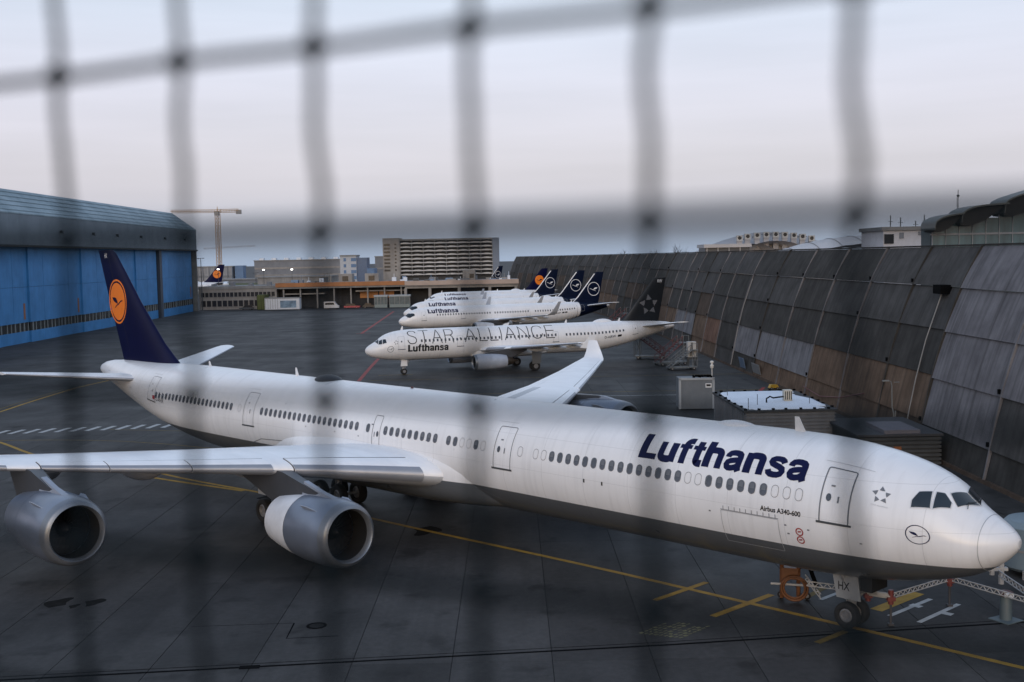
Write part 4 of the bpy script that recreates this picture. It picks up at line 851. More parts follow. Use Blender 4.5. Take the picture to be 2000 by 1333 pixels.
        e = nacelle(A, (xi, side*5.75, zi), prof, .3, pin, 2.1, ln, r_, [mat('cowl_pale', (.66, .66, .68), .36) if neo else mat('cowl_mid', (.36, .39, .45), .36), mat('cowl_pale', (.66, .66, .68), .36) if neo else mat('cowl_mid', (.36, .39, .45), .36), DARK], 16)
        Xw, cw, zw, tw_ = (f(5.75) for f in WS.f); q, zz = Xw-xi, zw-zi; mb = MB()
        mb.loft([[(1.2, -.05, r_), (1.2, .05, r_), (1.2, .05, r_-.1), (1.2, -.05, r_-.1)], [(2.4, -.18, r_+.25), (2.4, .18, r_+.25), (2.8, .18, r_*.8), (2.8, -.18, r_*.8)], [(q+.3, -.22, zz), (q+.3, .22, zz), (q+.5, .22, r_*.4), (q+.5, -.22, r_*.4)], [(q+cw*.6, -.05, zz), (q+cw*.6, .05, zz), (q+cw*.6, .05, zz-.35), (q+cw*.6, -.05, zz-.35)]], True, True, True)
        mb.build('pylon', mat('pylon_grey', (.17, .18, .20), .4), e, 30)
    mb = MB(); fz = [(12.5, 2.1, .3, .35), (15, 1.75, 1.8, .7), (19, 1.6, 2.05, .85), (23, 1.7, 1.9, .75), (26, 2.0, .6, .35)]; rings = []
    for X, b_, w_, hh in fz: rings.append([(X+k1, w_*math.copysign(abs(math.cos(a))**.7, math.cos(a)), b_+hh+hh*math.copysign(abs(math.sin(a))**.7, math.sin(a))) for a in [2*math.pi*j/28 for j in range(28)]])
    mb.loft(rings, True, True, True); mb.build('belly_fairing', mat('fairing_white', (.7, .7, .7), .36), A, 50)
    TS = Surf([(.3, T(38.3), 4.2, 5.0, .10), (1.2, T(38.9), 3.8, 5.1, .10), (6.2, T(42.0), 1.75, 5.75, .09)])
    for side in (1, -1): TS.build('tailplane', [WINGW, WINGU], A, side, [.3, 1.2, 3, 4.6, 6.2], 24)
    st = [(5.4, T(35.2), T(42.0)), (5.9, T(36.3), T(42.15)), (6.8, T(37.3), T(42.35)), (11.5, T(41.2), T(43.3)), (11.76, T(41.6), T(43.35))]
    fin = vfin('fin', {'star': BLACK, 'new': NAVY2, 'old': NAVY}[livery], A, st, .09, 28); fh = fin_half(st, .09)
    if livery == 'star':
        wrap(shape_bm(star5(1.5)), fin_fn(T(40.6), 8.0, fh, sd_), 'star_emblem', mat('star_grey', (.16, .16, .17), .5), fin, .3, .3)
        wrap(text_bm('RW', .75, .42, .01), fin_fn(T(42.0), 11.1, fh, sd_), 'tail_letters', PLUG, fin, .2, .2)
    elif livery == 'new':
        wrap(shape_bm(ring_poly(1.26, 1.38)+bird(1.15, True)), fin_fn(T(41.0), 8.35, fh, sd_), 'crane_emblem', PLUG, fin, .3, .3)
        lx = [(z, float(np.interp(z, [q[0] for q in st], [q[1] for q in st]))) for z in (5.9, 6.8, 8, 9, 10, 11.4)]
        mb = MB()
        for (z0, x0), (z1, x1) in zip(lx[:-1], lx[1:]): mb.add([(x0+.02, -fh(x0+.02, z0)-.02, z0), (x0+.24, -fh(x0+.24, z0)-.02, z0), (x1+.24, -fh(x1+.24, z1)-.02, z1), (x1+.02, -fh(x1+.02, z1)-.02, z1)], [(0, 1, 2, 3)])
        mb.build('fin_edge', PLUG, fin)
        # dark tail end of the fuselage
        g = MB(); rings = []
        for k in range(13):
            X = T(35.0)+k*(9.4/12)
            lim = 90 if X > T(37.2) else -90+180*max(0, (X-T(35.0))/2.2)
            rings.append([H.p(X, R(-90+(lim+90)*j/14), -1, .012) for j in range(15)])
        g.loft(rings, False); g.build('tail_paint', NAVY2, A, 50)
    else:
        wrap(shape_bm(disc_poly(1.35)), fin_fn(T(40.7), 8.5, fh, sd_), 'emblem_disc', ORANGE, fin, .3, .3)
        wrap(shape_bm(bird(1.15, True)), fin_fn(T(40.7), 8.5, fh, sd_, .022), 'emblem_crane', NAVY, fin, .3, .3)
    ng = bogie_leg(A, (5.07, 0, 0), 2.0, [(0, .25), (0, -.25)], .39, .24, 'nose_gear')
    mb = MB(); mb.prism([(-.5, -.42, 1.1), (.4, -.42, 1.1), (.4, -.42, 1.95), (-.4, -.42, 1.95)], (0, .04, 0)); mb.build('gear_door', PLUG, ng)
    for side in (1, -1):
        g = bogie_leg(A, (21.97+k1, side*3.8, 0), 2.9, [(0, .46), (0, -.46)], .60, .42)
        mb = MB(); mb.prism([(-.6, side*.75, .95), (.6, side*.75, .95), (.7, side*.9, 2.6), (-.7, side*.9, 2.6)], (0, side*.04, 0)); mb.build('gear_door', mat('door_shade', (.16, .165, .17), .4), g)
    return A
build_twin((-19.05, 149.0, 0), .335, 44.5, 'star', 'white twin-jet with thin STAR ALLIANCE lettering and a black star tail', neo=False)
ROW = 'twin-jets parked in a row behind'
build_twin((-21.3, 217.5, 0), .39, 44.5, 'new', 'white twin-jet with dark blue tail, directly behind the black-tailed one', True, ROW)
build_twin((-23.4, 250, 0), .37, 44.5, 'new', 'white twin-jet with dark blue tail, second behind the black-tailed one', True, ROW)
build_twin((-21.8, 283, 0), .37, 37.6, 'new', 'white twin-jet with dark blue tail, nearest to the one with the orange disc tail', True, ROW)
build_twin((-23.5, 313, 0), .37, 37.6, 'old', 'white twin-jet with orange disc on its tail, at the far end of the row', False, ROW)
far = build_twin((-163.5, 478, 0), .10, 37.6, 'old', 'navy tail with orange disc rising behind the low building, beside the crane', False)
far.scale = (1.22, 1.22, 1.22)
build_twin((-35, 440, 0), .5, 37.6, 'new', 'farthest airliner, its dark blue tail showing above the right end of the terminal roof', True, ROW)

# ------------------------------------------------------------------ hangar on the left
HX0, HY0, HSL = -95.0, 190.0, -.0263
MUL = {}
def build_hangar():
    ang = math.atan(.0263)      # the front leans slightly away from the y axis
    Hn = empty('hangar', (HX0, HY0, 0), ang, 'long hangar with sky blue sliding doors and pale green sloping roof, at the left', 'hangar')
    # local: x = 0 is the door front (+x faces the apron), y runs away from the viewer
    Y1 = 175.3; blue = streak_mat('hangar_blue', (.055, .23, .50), (.068, .26, .55), .5, .25, (.035, .14, .32), .4)
    fas = streak_mat('hangar_fascia', (.20, .245, .285), (.235, .28, .32), .6, .15, (.12, .15, .17), .4); roof = streak_mat('hangar_roof', (.22, .30, .34), (.32, .40, .44), .6, .12, (.14, .20, .24), .7)
    dk = mat('hangar_shade', (.02, .025, .03), .7)
    mb = MB(); mb.prism([(0.7, -60, 19.3), (0.7, -60, 25.2), (-6.5, -60, 30.6), (-16, -60, 31.6), (-60, -60, 32), (-60, -60, 19.3)], (0, Y1+60, 0)); mb.build('roof_block', fas, Hn)
    mb = MB()
    mb.prism([(0.75, -60, 25.25), (-6.5, -60, 30.65), (-16, -60, 31.65), (-60, -60, 32.05), (-60, -60, 32.3), (-16, -60, 31.9), (-6.6, -60, 30.95), (.75, -60, 25.5)], (0, Y1+60.2, 0)); rf = mb.build('roof', roof, Hn)
    for k in range(5):   # lapped rows of sheeting on the slope
        t = (k+.5)/5.2; x, z = .75-7.25*t, 25.5+5.45*t; q = MB(); q.box((x, (Y1-60)/2, z+.05), (.12, Y1+60, .08)); q.build('sheet_lap', roof, rf)
    mb = MB(); mb.b2(-60, -.9, -60, Y1-.3, 0, 19.2); mb.build('inner_wall', dk, Hn)
    mb = MB(); mb.b2(-.8, 1.1, -60, Y1, 18.9, 19.3); mb.build('door_track', dk, Hn)
    ys = [-55, -18, 5, 26, 40.7, 56, 71.5, 92, 112.8, 132, 137, 152, 172.5]
    for i, (a, b) in enumerate(zip(ys[:-1], ys[1:])):
        if (a, b) == (132, 137):
            mb = MB(); mb.b2(-.7, .5, a+1.2, b-1.4, 0, 18.9); mb.build('door_post', mat('post_dark', (.03, .045, .07), .6), Hn); continue
        off = (0, -.35, 0, -.35)[i % 4]
        leaf = empty('door_leaf', (off, 0, 0)); leaf.parent = Hn
        for z0, z1 in ((4.0, 11.0), (11.05, 18.9)):
            n = 2 if b-a > 12 else 1
            for k in range(n):
                mb = MB(); mb.b2(-.5, -.1, a+.06+(b-a)*k/n, a-.06+(b-a)*(k+1)/n, z0, z1); mb.build('panel', blue, leaf)
        mb = MB(); mb.b2(-.5, -.08, a+.06, b-.06, 0, 2.25); mb.build('kick_panel', blue, leaf)
        mb = MB(); mb.b2(-.45, -.3, a+.1, b-.1, 2.25, 4.0); st = mb.build('window_strip', mat('strip_glass', (.016, .019, .02), .15), leaf)
        q = a+1.2
        while q < b:
            kw = random.random() > .75
            if kw not in MUL: mm = MB(); mm.b2(-.32, -.12, 0, .30 if kw else .12, 2.25, 4.0); MUL[kw] = mm.mesh('mullion', mat('mullion_pale', (.20, .23, .24), .5))
            link('mullion', MUL[kw], leaf, (0, q, 0)); q += 1.5+1.5*random.random()
        if i % 2: mb = MB(); mb.b2(-.09, -.05, b-2.6, b-1.7, 4.6, 7.8); mb.build('warning_strip', mat('warning_orange', (.24, .10, .05), .6), leaf)
    for y in (22, 57, 77.5, 95, 115, 138, 160):
        mb = MB(); mb.box((1.0, y, 22.3), (.5, .7, .55)); mb.tube((.7, y, 22.2), (1.2, y+.5, 21.9), .08); mb.build('fascia_lamp', dk, Hn)
    mb = MB(); mb.b2(-60, .65, Y1-.8, Y1, 0, 19.25); mb.build('end_wall', streak_mat('hangar_end', (.19, .20, .20), (.23, .24, .24), .7), Hn)
    return Hn
build_hangar()

# ------------------------------------------------------------------ far side of the apron
CREAM = streak_mat('render_cream', (.30, .28, .26), (.36, .34, .32), .8, .2, (.17, .16, .15), .5)
CONC = streak_mat('render_grey', (.26, .255, .25), (.31, .305, .30), .8, .2, (.15, .15, .15), .5)
GREY = streak_mat('sheet_grey', (.21, .22, .24), (.25, .26, .28), .6, .15, (.15, .16, .18), .5)
ORB = mat('fascia_orange', (.34, .135, .045), .6, 0, .15, .4)
DARKW = mat('window_dark', (.018, .020, .024), .25, 0, .3, .5)
SNOW = mat('snow', (.70, .74, .80), .75, 0, .06, .8, (1, 1, 1), .5)
BLUES = mat('sheet_blue', (.09, .17, .30), .5, 0, .15, .4)
def win_row(parent, x0, x1, n, y, z0, z1, m=DARKW, fr=.12):
    wd = (x1-x0)/n; key = ('w', round(wd, 3), round(z1-z0, 3))
    if key not in WH: q = MB(); q.box((0, 0, 0), (wd*.78, .16, z1-z0)); q2 = MB(); q2.box((0, -.02, -(z1-z0)/2-.06), (wd*.84, .3, .1)); WH[key] = (q.mesh('window', m), q2.mesh('sill', CONC))
    for k in range(n):
        o = link('window', WH[key][0], parent, (x0+wd*(k+.5), y, (z0+z1)/2)); link('sill', WH[key][1], o)
lb = empty('office_building', (-87.5, 372, 0), 0, 'low pale office building with two rows of dark windows beside the hangar end', 'building')
mb = MB(); mb.b2(-13, 12.0, 0, 16, 0, 6.6); mb.build('wall', CREAM, lb); mb = MB(); mb.b2(-13.2, 12.2, -.25, 16.2, 6.6, 7.5); mb.build('roof', CONC, lb)
win_row(lb, -12.5, 11.5, 18, -.02, 4.1, 5.5); win_row(lb, -12.5, 11.5, 14, -.02, 1.0, 2.9)
for k in range(4):
    mb = MB(); mb.b2(-10+6*k, -8.6+6*k, 4, 6, 7.5, 8.2+.4*(k % 2)); mb.build('roof_unit', GREY, lb)
tm = empty('terminal', (-36, 370, 0), 0, 'long low terminal with an orange roof band and open dark bays, across the far side', 'building')
mb = MB(); mb.b2(-39, 2.0, 5, 30, 0, 6.4); mb.build('rear_wall', streak_mat('bay_dark', (.035, .037, .042), (.05, .05, .055), .7), tm)
mb = MB(); mb.b2(-39.2, 38.4, -.4, 30, 6.35, 7.0); mb.build('roof_slab', CONC, tm)
mb = MB(); mb.b2(-39.3, 2.0, -.75, -.4, 6.9, 8.2); mb.build('orange_band', ORB, tm); mb = MB(); mb.b2(2.03, 38.5, -.72, -.4, 6.7, 8.1); mb.build('pale_band', mat('fascia_pale', (.40, .31, .26), .6, 0, .12, .3), tm); mb = MB(); mb.b2(-39.2, 38.4, -.4, 30, 7.0, 7.7); mb.build('roof_top', GREY, tm)
mb = MB(); mb.b2(2.0, 38.3, 0, 30, 5.7, 6.35); mb.build('lintel', CREAM, tm)
for k, x in enumerate((2.2, 10.0, 19.4, 29.2, 37.6)): mb = MB(); mb.b2(x-.45, x+.45, -.1, .8, 0, 5.7); mb.build('pier', CREAM, tm)
mb = MB(); mb.b2(2.0, 38.2, 6, 7, 0, 5.7); mb.build('rear_wall', mat('bay_black', (.012, .013, .016), .7), tm)
for x in range(8): mb = MB(); mb.tube((-37+5.4*x, .6, 0), (-37+5.4*x, .6, 6.4), .26); mb.build('column', CREAM, tm)
for x0, x1 in ((-13, -7.2), (-6.8, -2.0)): mb = MB(); mb.b2(x0, x1, 4.6, 4.95, 2.8, 5.0); mb.build('roller_door', mat('roller_orange', (.42, .16, .03), .5), tm)
for x0, x1, z in ((-37, -24, 4.4), (-14, 1.5, 5.0)): mb = MB(); mb.b2(x0, x1, 1.5, 4.5, z, z+.35); mb.build('canopy', CREAM, tm)
# plant and snow patches on the terminal roof
for k in range(46):
    x = -38+76*random.random(); y = 2+26*random.random(); h = .5+1.3*random.random()**2; wd = .8+2.2*random.random()
    mb = MB(); mb.box((0, 0, h/2), (wd, 1+2*random.random(), h))
    if random.random() < .3: mb.tube((0, 0, h), (0, 0, h+.5+random.random()), .08)
    mb.build('roof_unit', (GREY, SNOW, CREAM, mat('roof_plant_dark', (.06, .065, .07), .6), mat('roof_plant_blue', (.16, .24, .36), .5))[k % 5], tm, None, (x, y, 7.7))
mb = MB(); mb.b2(20.5, 24.5, 3, 9, 7.7, 11.2); pb = mb.build('penthouse', CREAM, tm); mb = MB(); mb.b2(22.7, 24.1, 2.93, 3.1, 8.6, 10.0); mb.build('window', DARKW, pb)
for x in (-17.5, -9): mb = MB(); mb.b2(x-2.2, x+2.2, 4, 9, 7.7, 10.7); pb = mb.build('penthouse', CREAM, tm); mb = MB(); mb.b2(x-1, x+.9, 3.93, 4.1, 8.4, 10.0); mb.build('window', DARKW, pb)
# block of flats with bowed balcony fronts
bk = empty('high_rise', (-42, 700, 0), 0, 'concrete high-rise block with nine rows of bowed balconies on the skyline', 'building')
mb = MB(); mb.b2(-35, 35, 3, 18, 0, 26.2); mb.build('core', mat('flat_dark', (.045, .05, .06), .6), bk)
mb = MB(); mb.b2(-35, -24.8, -1, 18.2, 0, 28.0); tw = mb.build('stair_tower', CREAM, bk)
for k in range(8):
    z = 8+2.2*k
    mb = MB(); mb.b2(-34.2, -30.6, -1.15, -.9, z, z+1.1); mb.build('window', DARKW, tw); mb = MB(); mb.b2(-27.8, -26.8, -1.15, -.9, z+.3, z+1.2); mb.build('window', DARKW, tw)
mb = MB(); mb.b2(31.3, 35.2, -1, 18.3, 0, 27.2); mb.build('end_slab', mat('slab_slate', (.16, .19, .24), .7), bk)
mb = MB(); mb.b2(-24.8, 31.3, -.4, 18, 26.2, 27.2); mb.build('roof_band', CONC, bk)
BAL = mat('balcony_white', (.48, .47, .46), .7, 0, .12, .3)
for fl in range(9):
    z = 5.4+2.36*fl; rings = []
    for k in range(8*8+1):
        x = -24.6+55.7*k/64; ph = (k % 8)/8; bow = .9*math.sin(math.pi*ph)
        rings.append([(x, -.4-bow, z), (x, -.4-bow, z+.55+.45*math.sin(math.pi*ph)), (x, -.25-bow, z+.55+.45*math.sin(math.pi*ph)), (x, 3, z)])
    mb = MB(); mb.loft(rings, True, True, True); mb.build('balcony', BAL, bk)
for k in range(9): mb = MB(); x = -24.6+55.7*k/8; mb.b2(x-.18, x+.18, -.3, 3, 5, 26.2); mb.build('party_wall', CONC, bk)
# far sheds and the blue-striped tower
def shed(name, loc, wx, wy, h, m, label, cat='building', bands=()):
    s_ = empty(name, loc, 0, label, cat); mb = MB(); mb.b2(-wx/2, wx/2, 0, wy, 0, h); mb.build('wall', m, s_)
    mb = MB(); mb.b2(-wx/2-.3, wx/2+.3, -.3, wy+.3, h, h+.5); mb.build('roof', CONC, s_)
    for z0, z1, mm in bands: mb = MB(); mb.b2(-wx/2+.2, wx/2-.2, -.12, .1, z0, z1); mb.build('band', mm, s_)
    return s_
s1 = shed('far_hangar', (-118, 650, 0), 52, 40, 15.6, GREY, 'wide grey hangar far behind the terminal, left of the blue striped tower', 'hangar', ((6, 8, CREAM), (11, 12, CREAM)))
for k in range(7): mb = MB(); mb.b2(-24+7*k, -21.5+7*k, 4, 8, 16.1, 17.2); mb.build('roof_unit', SNOW, s1)
s2 = shed('far_hangar', (-58, 760, 0), 62, 40, 17.0, GREY, 'grey flat shed seen just left of the high-rise', 'hangar', ((9, 10, CREAM),))
s3 = shed('far_hangar', (-150, 560, 0), 30, 30, 13, streak_mat('sheet_pale', (.33, .34, .36), (.38, .39, .41), .6, .15), 'pale ribbed shed behind the orange disc tail by the crane', 'hangar', ((3, 5, GREY), (8, 9, GREY)))
for k in range(10): mb = MB(); mb.tube((-14+3*k, -.4, 0), (-14+3*k, -.4, 13.5), .2); mb.build('frame_post', GREY, s3)
mb = MB(); mb.b2(16, 20, 2, 8, 0, 13.6); mb.build('stair_tower', BLUES, s3)
t4 = empty('office_tower', (-76, 560, 0), 0, 'small white tower with blue glass stripes, right of the long grey hangar', 'building')
mb = MB(); mb.b2(-6.5, 1.4, 0, 12, 0, 17.0); mb.build('wall', mat('tower_white', (.42, .44, .47), .6), t4); mb = MB(); mb.b2(-6.6, 1.6, -.2, 12.2, 17, 17.7); mb.build('roof', CONC, t4)
mb = MB(); mb.b2(1.4, 6.4, 1, 12, 0, 16.3); mb.build('blue_wing', mat('tower_blue', (.06, .11, .20), .35), t4); mb = MB(); mb.b2(6.4, 10, 0, 12, 0, 11); mb.build('annex', BLUES, t4)
for k in range(5):
    for x0, x1 in ((-4.8, -3.6), (-1.2, 1.3)): mb = MB(); mb.b2(x0, x1, -.12, .1, 3+2.9*k, 4.6+2.9*k); mb.build('window', BLUES, t4)
shed('workshop', (-88, 470, 0), 30, 20, 8.6, CREAM, 'low cream workshop with dark doors behind the terminal roof', 'building', ((1, 6, DARKW),))
shed('workshop', (-118, 500, 0), 22, 20, 7.5, GREY, 'low grey workshop right of the orange disc tail', 'building', ((5.2, 6.2, mat('band_green', (.12, .15, .10), .6)),))
# crane
def lattice(mb, a, b, wd, n, r=.07):
    a, b = Vector(a), Vector(b); d = (b-a).normalized(); u = d.orthogonal().normalized(); v = d.cross(u)
    cs = [u*wd/2+v*wd/2, u*-wd/2+v*wd/2, u*-wd/2-v*wd/2, u*wd/2-v*wd/2]
    for c in cs: mb.tube(a+c, b+c, r, None, 5)
    for k in range(n):
        p, q = a+(b-a)*k/n, a+(b-a)*(k+1)/n
        for i in range(4): mb.tube(p+cs[i], q+cs[(i+1) % 4], r*.6, None, 4)
    return mb
CRY = mat('crane_sand', (.42, .27, .14), .6, 0, .15, .3)
ck = empty('tower_crane', (-151, 600, 0), 0, 'sand-coloured tower crane with long flat jib, behind the tail with orange disc', 'crane')
mb = MB(); lattice(mb, (0, 0, 0), (0, 0, 40.5), 1.9, 22, .17); mb.build('mast', CRY, ck)
mb = MB(); lattice(mb, (2, 0, 41.8), (-24, 0, 42.0), 1.1, 18, .11); mb.build('jib', CRY, ck); mb = MB(); lattice(mb, (1, 0, 41.8), (11, 0, 41.9), 1.2, 7, .12); mb.build('counter_jib', CRY, ck)
mb = MB(); mb.box((11, 0, 41.2), (2.6, 1.6, 2.2)); mb.build('counterweight', CONC, ck); mb = MB(); mb.box((0, -1.2, 40.6), (2.2, 2.4, 2.0)); mb.build('cab', mat('cab_grey', (.2, .2, .2), .5), ck); mb = MB(); mb.tube((0, 0, 40), (0, 0, 44.2), .5, .1); mb.build('peak', CRY, ck)
c2 = empty('tower_crane', (-205, 850, 0), 0, 'faint distant crane jib low on the sky beside the sand-coloured mast', 'crane')
mb = MB(); lattice(mb, (-20, 0, 25.8), (18, 0, 27.2), .8, 16, .06); mb.build('jib', mat('crane_faint', (.40, .40, .42), .6), c2); mb = MB(); lattice(mb, (-8, 0, 0), (-8, 0, 26), 1.2, 12, .08); mb.build('mast', mat('crane_faint', (.40, .40, .42), .6), c2)
# container, kiosks, vehicles, lamps along the far edge
ct = empty('white_container', (-71.5, 360, 0), 0, 'white portable cabin with a big blue poster, in front of the low terminal', 'cabin')
mb = MB(); mb.b2(-5.4, 5.4, 0, 3, .2, 3.6); mb.build('body', mat('cabin_white', (.55, .57, .60), .5), ct); mb = MB(); mb.b2(-5.5, 5.5, -.1, 3.1, 3.6, 3.85); mb.build('roof', CONC, ct)
mb = MB(); mb.b2(-.6, 4.4, -.06, .02, .7, 2.9); mb.build('poster', mat('poster_blue', (.05, .13, .24), .4, 0, .6, .5, (1, 1, 1), 0, .5, None, 0, (.22, .34, .45)), ct)
for k in range(6): mb = MB(); mb.b2(-5.2+.75*k, -5.1+.75*k, -.05, .05, .3, 3.5); mb.build('rib', CONC, ct)
gc = empty('green_container', (-78.9, 364, 0), 0, 'olive green steel container standing left of the white portable cabin', 'container'); mb = MB(); mb.b2(-1.3, 1.3, 0, 6, .1, 4.7)
mb.build('body', streak_mat('olive', (.10, .12, .045), (.13, .15, .06), .6), gc); mb = MB(); mb.b2(-1.35, -1.2, -.05, .1, .1, 4.75); mb.b2(1.2, 1.35, -.05, .1, .1, 4.75); mb.b2(-.05, .05, -.05, .1, .1, 4.75); mb.build('door_frame', DARKW, gc)
for x, wd, lab in ((-40.8, 4.0, 'grey-green glazed kiosk standing left of the wider kiosk by the terminal bays'), (-34.9, 6.4, 'wide grey-green glazed kiosk in front of the terminal bays')):
    kk = empty('kiosk', (x, 361, 0), 0, lab, 'kiosk'); mb = MB(); mb.b2(-wd/2, wd/2, 0, 3, .1, 1.1); mb.build('base', mat('kiosk_green', (.17, .21, .21), .5), kk); mb = MB(); mb.b2(-wd/2+.05, wd/2-.05, .05, 2.95, 1.1, 3.5); mb.build('glazing', mat('kiosk_glass', (.10, .13, .14), .12, 0, .3, .6), kk)
    mb = MB(); mb.b2(-wd/2-.15, wd/2+.15, -.15, 3.15, 3.5, 4.0); mb.build('roof', mat('kiosk_roof', (.32, .36, .38), .5), kk)
    for k in range(5): mb = MB(); q = -wd/2+wd*k/4; mb.b2(q-.06, q+.06, -.04, .08, 1.1, 3.5); mb.build('post', CONC, kk)
def vehicle(loc, rz, L_, h, body, label, cat, van=False):
    v = empty('parked_van' if van else 'parked_car', loc, rz, label, cat); wd = 1.85; mb = MB(); hh = h*.55
    prof = [(-L_/2, .35), (L_/2, .35), (L_/2, hh*.9), (L_/2-.9, hh), (-L_/2, hh)] if not van else [(-L_/2, .35), (L_/2, .35), (L_/2, h*.45), (L_/2-.5, h*.52), (L_/2-1.3, h), (-L_/2, h)]
    mb.prism([(x, -wd/2, z) for x, z in prof], (0, wd, 0)); mb.build('body', body, v)
    if not van: mb = MB(); mb.prism([(x, -wd/2+.1, z) for x, z in ((-L_/2+.3, hh), (L_/2-1.1, hh), (L_/2-1.9, h), (-L_/2+.8, h))], (0, wd-.2, 0)); mb.build('cabin', DARKW, v)
    else: mb = MB(); mb.b2(-L_/2+.4, L_/2-1.4, -wd/2-.02, -wd/2+.03, h*.58, h*.86); mb.build('side_window', DARKW, v)
    for x in (-L_*.31, L_*.31):
        for s_ in (-1, 1): wheel(v, (x, s_*(wd/2-.12), .34), .34, .24)
    return v
PW, PR = mat('car_white', (.55, .55, .56), .3), mat('car_red', (.30, .03, .05), .3)
vehicle((-56.2, 361, 0), 0, 4.6, 2.3, PW, 'white van parked under the terminal canopy', 'van', True)
vehicle((-49.8, 361, 0), 0, 5.0, 1.6, PR, 'dark red car parked beside the white van under the orange doors', 'car')
vehicle((-84, 366, 0), math.pi, 4.4, 1.5, mat('car_dark', (.05, .06, .07), .3), 'dark car parked in front of the low office building', 'car')
vehicle((-44.6, 363, 0), 0, 4.2, 1.5, mat('car_black', (.02, .02, .025), .3), 'black car parked between the red car and the kiosks', 'car')
LAMP = mat('lamp_lit', (.9, .9, .9), .4, emit=(1, .97, .93, 9.0)); POLE = mat('pole_dark', (.05, .055, .06), .5)
for x, y, z, lab in ((-96.1, 450, 12.1, 'lit floodlight on a thin pole above the long low roofs, nearer the crane'), (-85.1, 450, 12.0, 'lit floodlight on a thin pole, left of the blue striped tower'), (-115, 455, 12.6, 'lit floodlight at the tip of the orange disc tail')):
    l_ = empty('flood_lamp', (x, y, 0), 0, lab, 'lamp'); mb = MB(); mb.tube((0, 0, 0), (0, 0, z-.3), .12, .08, 6); mb.build('pole', POLE, l_); mb = MB(); mb.box((0, -.1, z), (1.0, .4, .5)); mb.build('housing', POLE, l_); mb = MB(); mb.box((0, -.34, z-.02), (.8, .06, .34)); mb.build('bulb', LAMP, l_)
for x, y, z, lab in ((-99.3, 371, 16.6, 'tall dark lamp mast standing at the corner of the hangar'), (-97, 440, 11, 'thin dark pole right of the orange disc tail'), (-66, 420, 10.5, 'thin dark pole above the terminal roof left of the tower'), (-22, 420, 11.5, 'thin dark pole above the terminal roof under the high-rise')):
    l_ = empty('lamp_mast', (x, y, 0), 0, lab, 'lamp'); mb = MB(); mb.tube((0, 0, 0), (0, 0, z), .17, .09, 8); mb.build('pole', POLE, l_); mb = MB(); mb.tube((-.9, 0, z), (.9, 0, z+.1), .06); mb.box((.8, 0, z+.05), (.7, .35, .2)); mb.box((-.8, 0, z-.05), (.7, .35, .2)); mb.build('lamp_head', POLE, l_)

# ------------------------------------------------------------------ beyond the wall, right
TENT = mat('membrane_white', (.52, .50, .50), .6, 0, .08, .15); TENTG = mat('membrane_grey', (.36, .35, .36), .6, 0, .1, .15)
tn = empty('domed_hall', (52, 235, 0), 0, 'pale shallow-domed hall with a ring of air units, above the wall top', 'building')
rings = []
for i in range(15):
    a = i/14; rings.append([((-19+38*a), -14+28*b, 12.6+(6.4*(1-abs(2*a-1)**1.8))**1.0*(1-abs(2*b-1)**2)**.5+.2) for b in [k/10 for k in range(11)]])
mb = MB(); mb.loft(rings, False); mb.build('dome_shell', TENTG, tn, 60)
mb = MB(); mb.b2(-19, 19, -13, 14, 0, 13.0); mb.build('wall', TENTG, tn)
mb = MB(); mb.b2(-15.0, -6.6, -15.5, -8, 12, 16.1); ann = mb.build('side_hall', mat('glazed_dark', (.06, .065, .075), .3), tn); mb = MB(); mb.b2(-15.3, -6.3, -16, -7.5, 16.1, 16.75); mb.build('side_roof', TENT, ann)
for k in range(4): mb = MB(); mb.b2(-14.8+2.1*k, -14.6+2.1*k, -15.65, -15.4, 12, 16.1); mb.build('mullion', TENTG, ann)
for x, s_ in ((-1.5, 1.0), (-6.0, .8)):
    mb = MB(); mb.loft([[(x+6*s_*math.cos(t)*q, -15+q*1.5*0+8*(1-q), 14.6+(2.6*s_)*math.sin(t)*(.4+.6*q)) for t in [math.pi*k/12 for k in range(13)]] for q in (1.0, .7, .4)], False); mb.build('arched_canopy', TENT, tn, 60)
for k in range(9):
    x = -8.2+1.75*k+.3*random.random(); z = 16.7+1.35*(1-((k-3.6)/5.5)**2)
    u_ = empty('air_unit', (52+x, 222.5, z-.2), 0, 'boxy white air-conditioning unit on the domed hall, ' + ('first', 'second', 'third', 'fourth', 'fifth', 'sixth', 'seventh', 'eighth', 'ninth')[k] + ' from the left', 'air unit', 'air units on the domed hall')
    mb = MB(); mb.box((0, 0, .55), (1.15, .8, 1.1)); mb.build('case', mat('unit_white', (.48, .48, .47), .5), u_); mb = MB(); mb.lathe([(-.42, .36), (-.42, .01)], (0, 0, .6), 'Y', 16); mb.build('fan_opening', DARKW, u_); mb = MB(); mb.b2(-.5, .5, -.2, .5, -2.2, .0); mb.build('stand', TENTG, u_)
pl = empty('pipe_rack', (52.5, 228, 17.0), 0, 'jumble of grey pipes and vents on top of the domed hall', 'pipes'); mb = MB()
for k in range(22):
    x = -7+14*random.random(); mb.tube((x, 0, -1), (x+random.uniform(-.6, .6), 0, .6+1.6*random.random()*(1-abs(x)/9)), .06+.08*random.random(), None, 5)
mb.tube((-7, 0, .7), (6, 0, 1.0), .1); mb.tube((-3, 0, 1.6), (2, 0, 1.7), .09); mb.build('pipe_run', GREY, pl)
tn2 = empty('ribbed_tent', (60, 192, 0), 0, 'white ribbed tent roof rising just above the wall, right of the air units', 'tent')
rings = []
for i in range(25):
    a = i/24; x = -15.5+31*a; t = 15.1+2.4*(1-abs(2*a-1)**2.1)
    rings.append([(x, -7+18*b, t-1.6*abs(2*b-.9)**2+(.06 if i % 2 else 0)) for b in [k/8 for k in range(9)]])
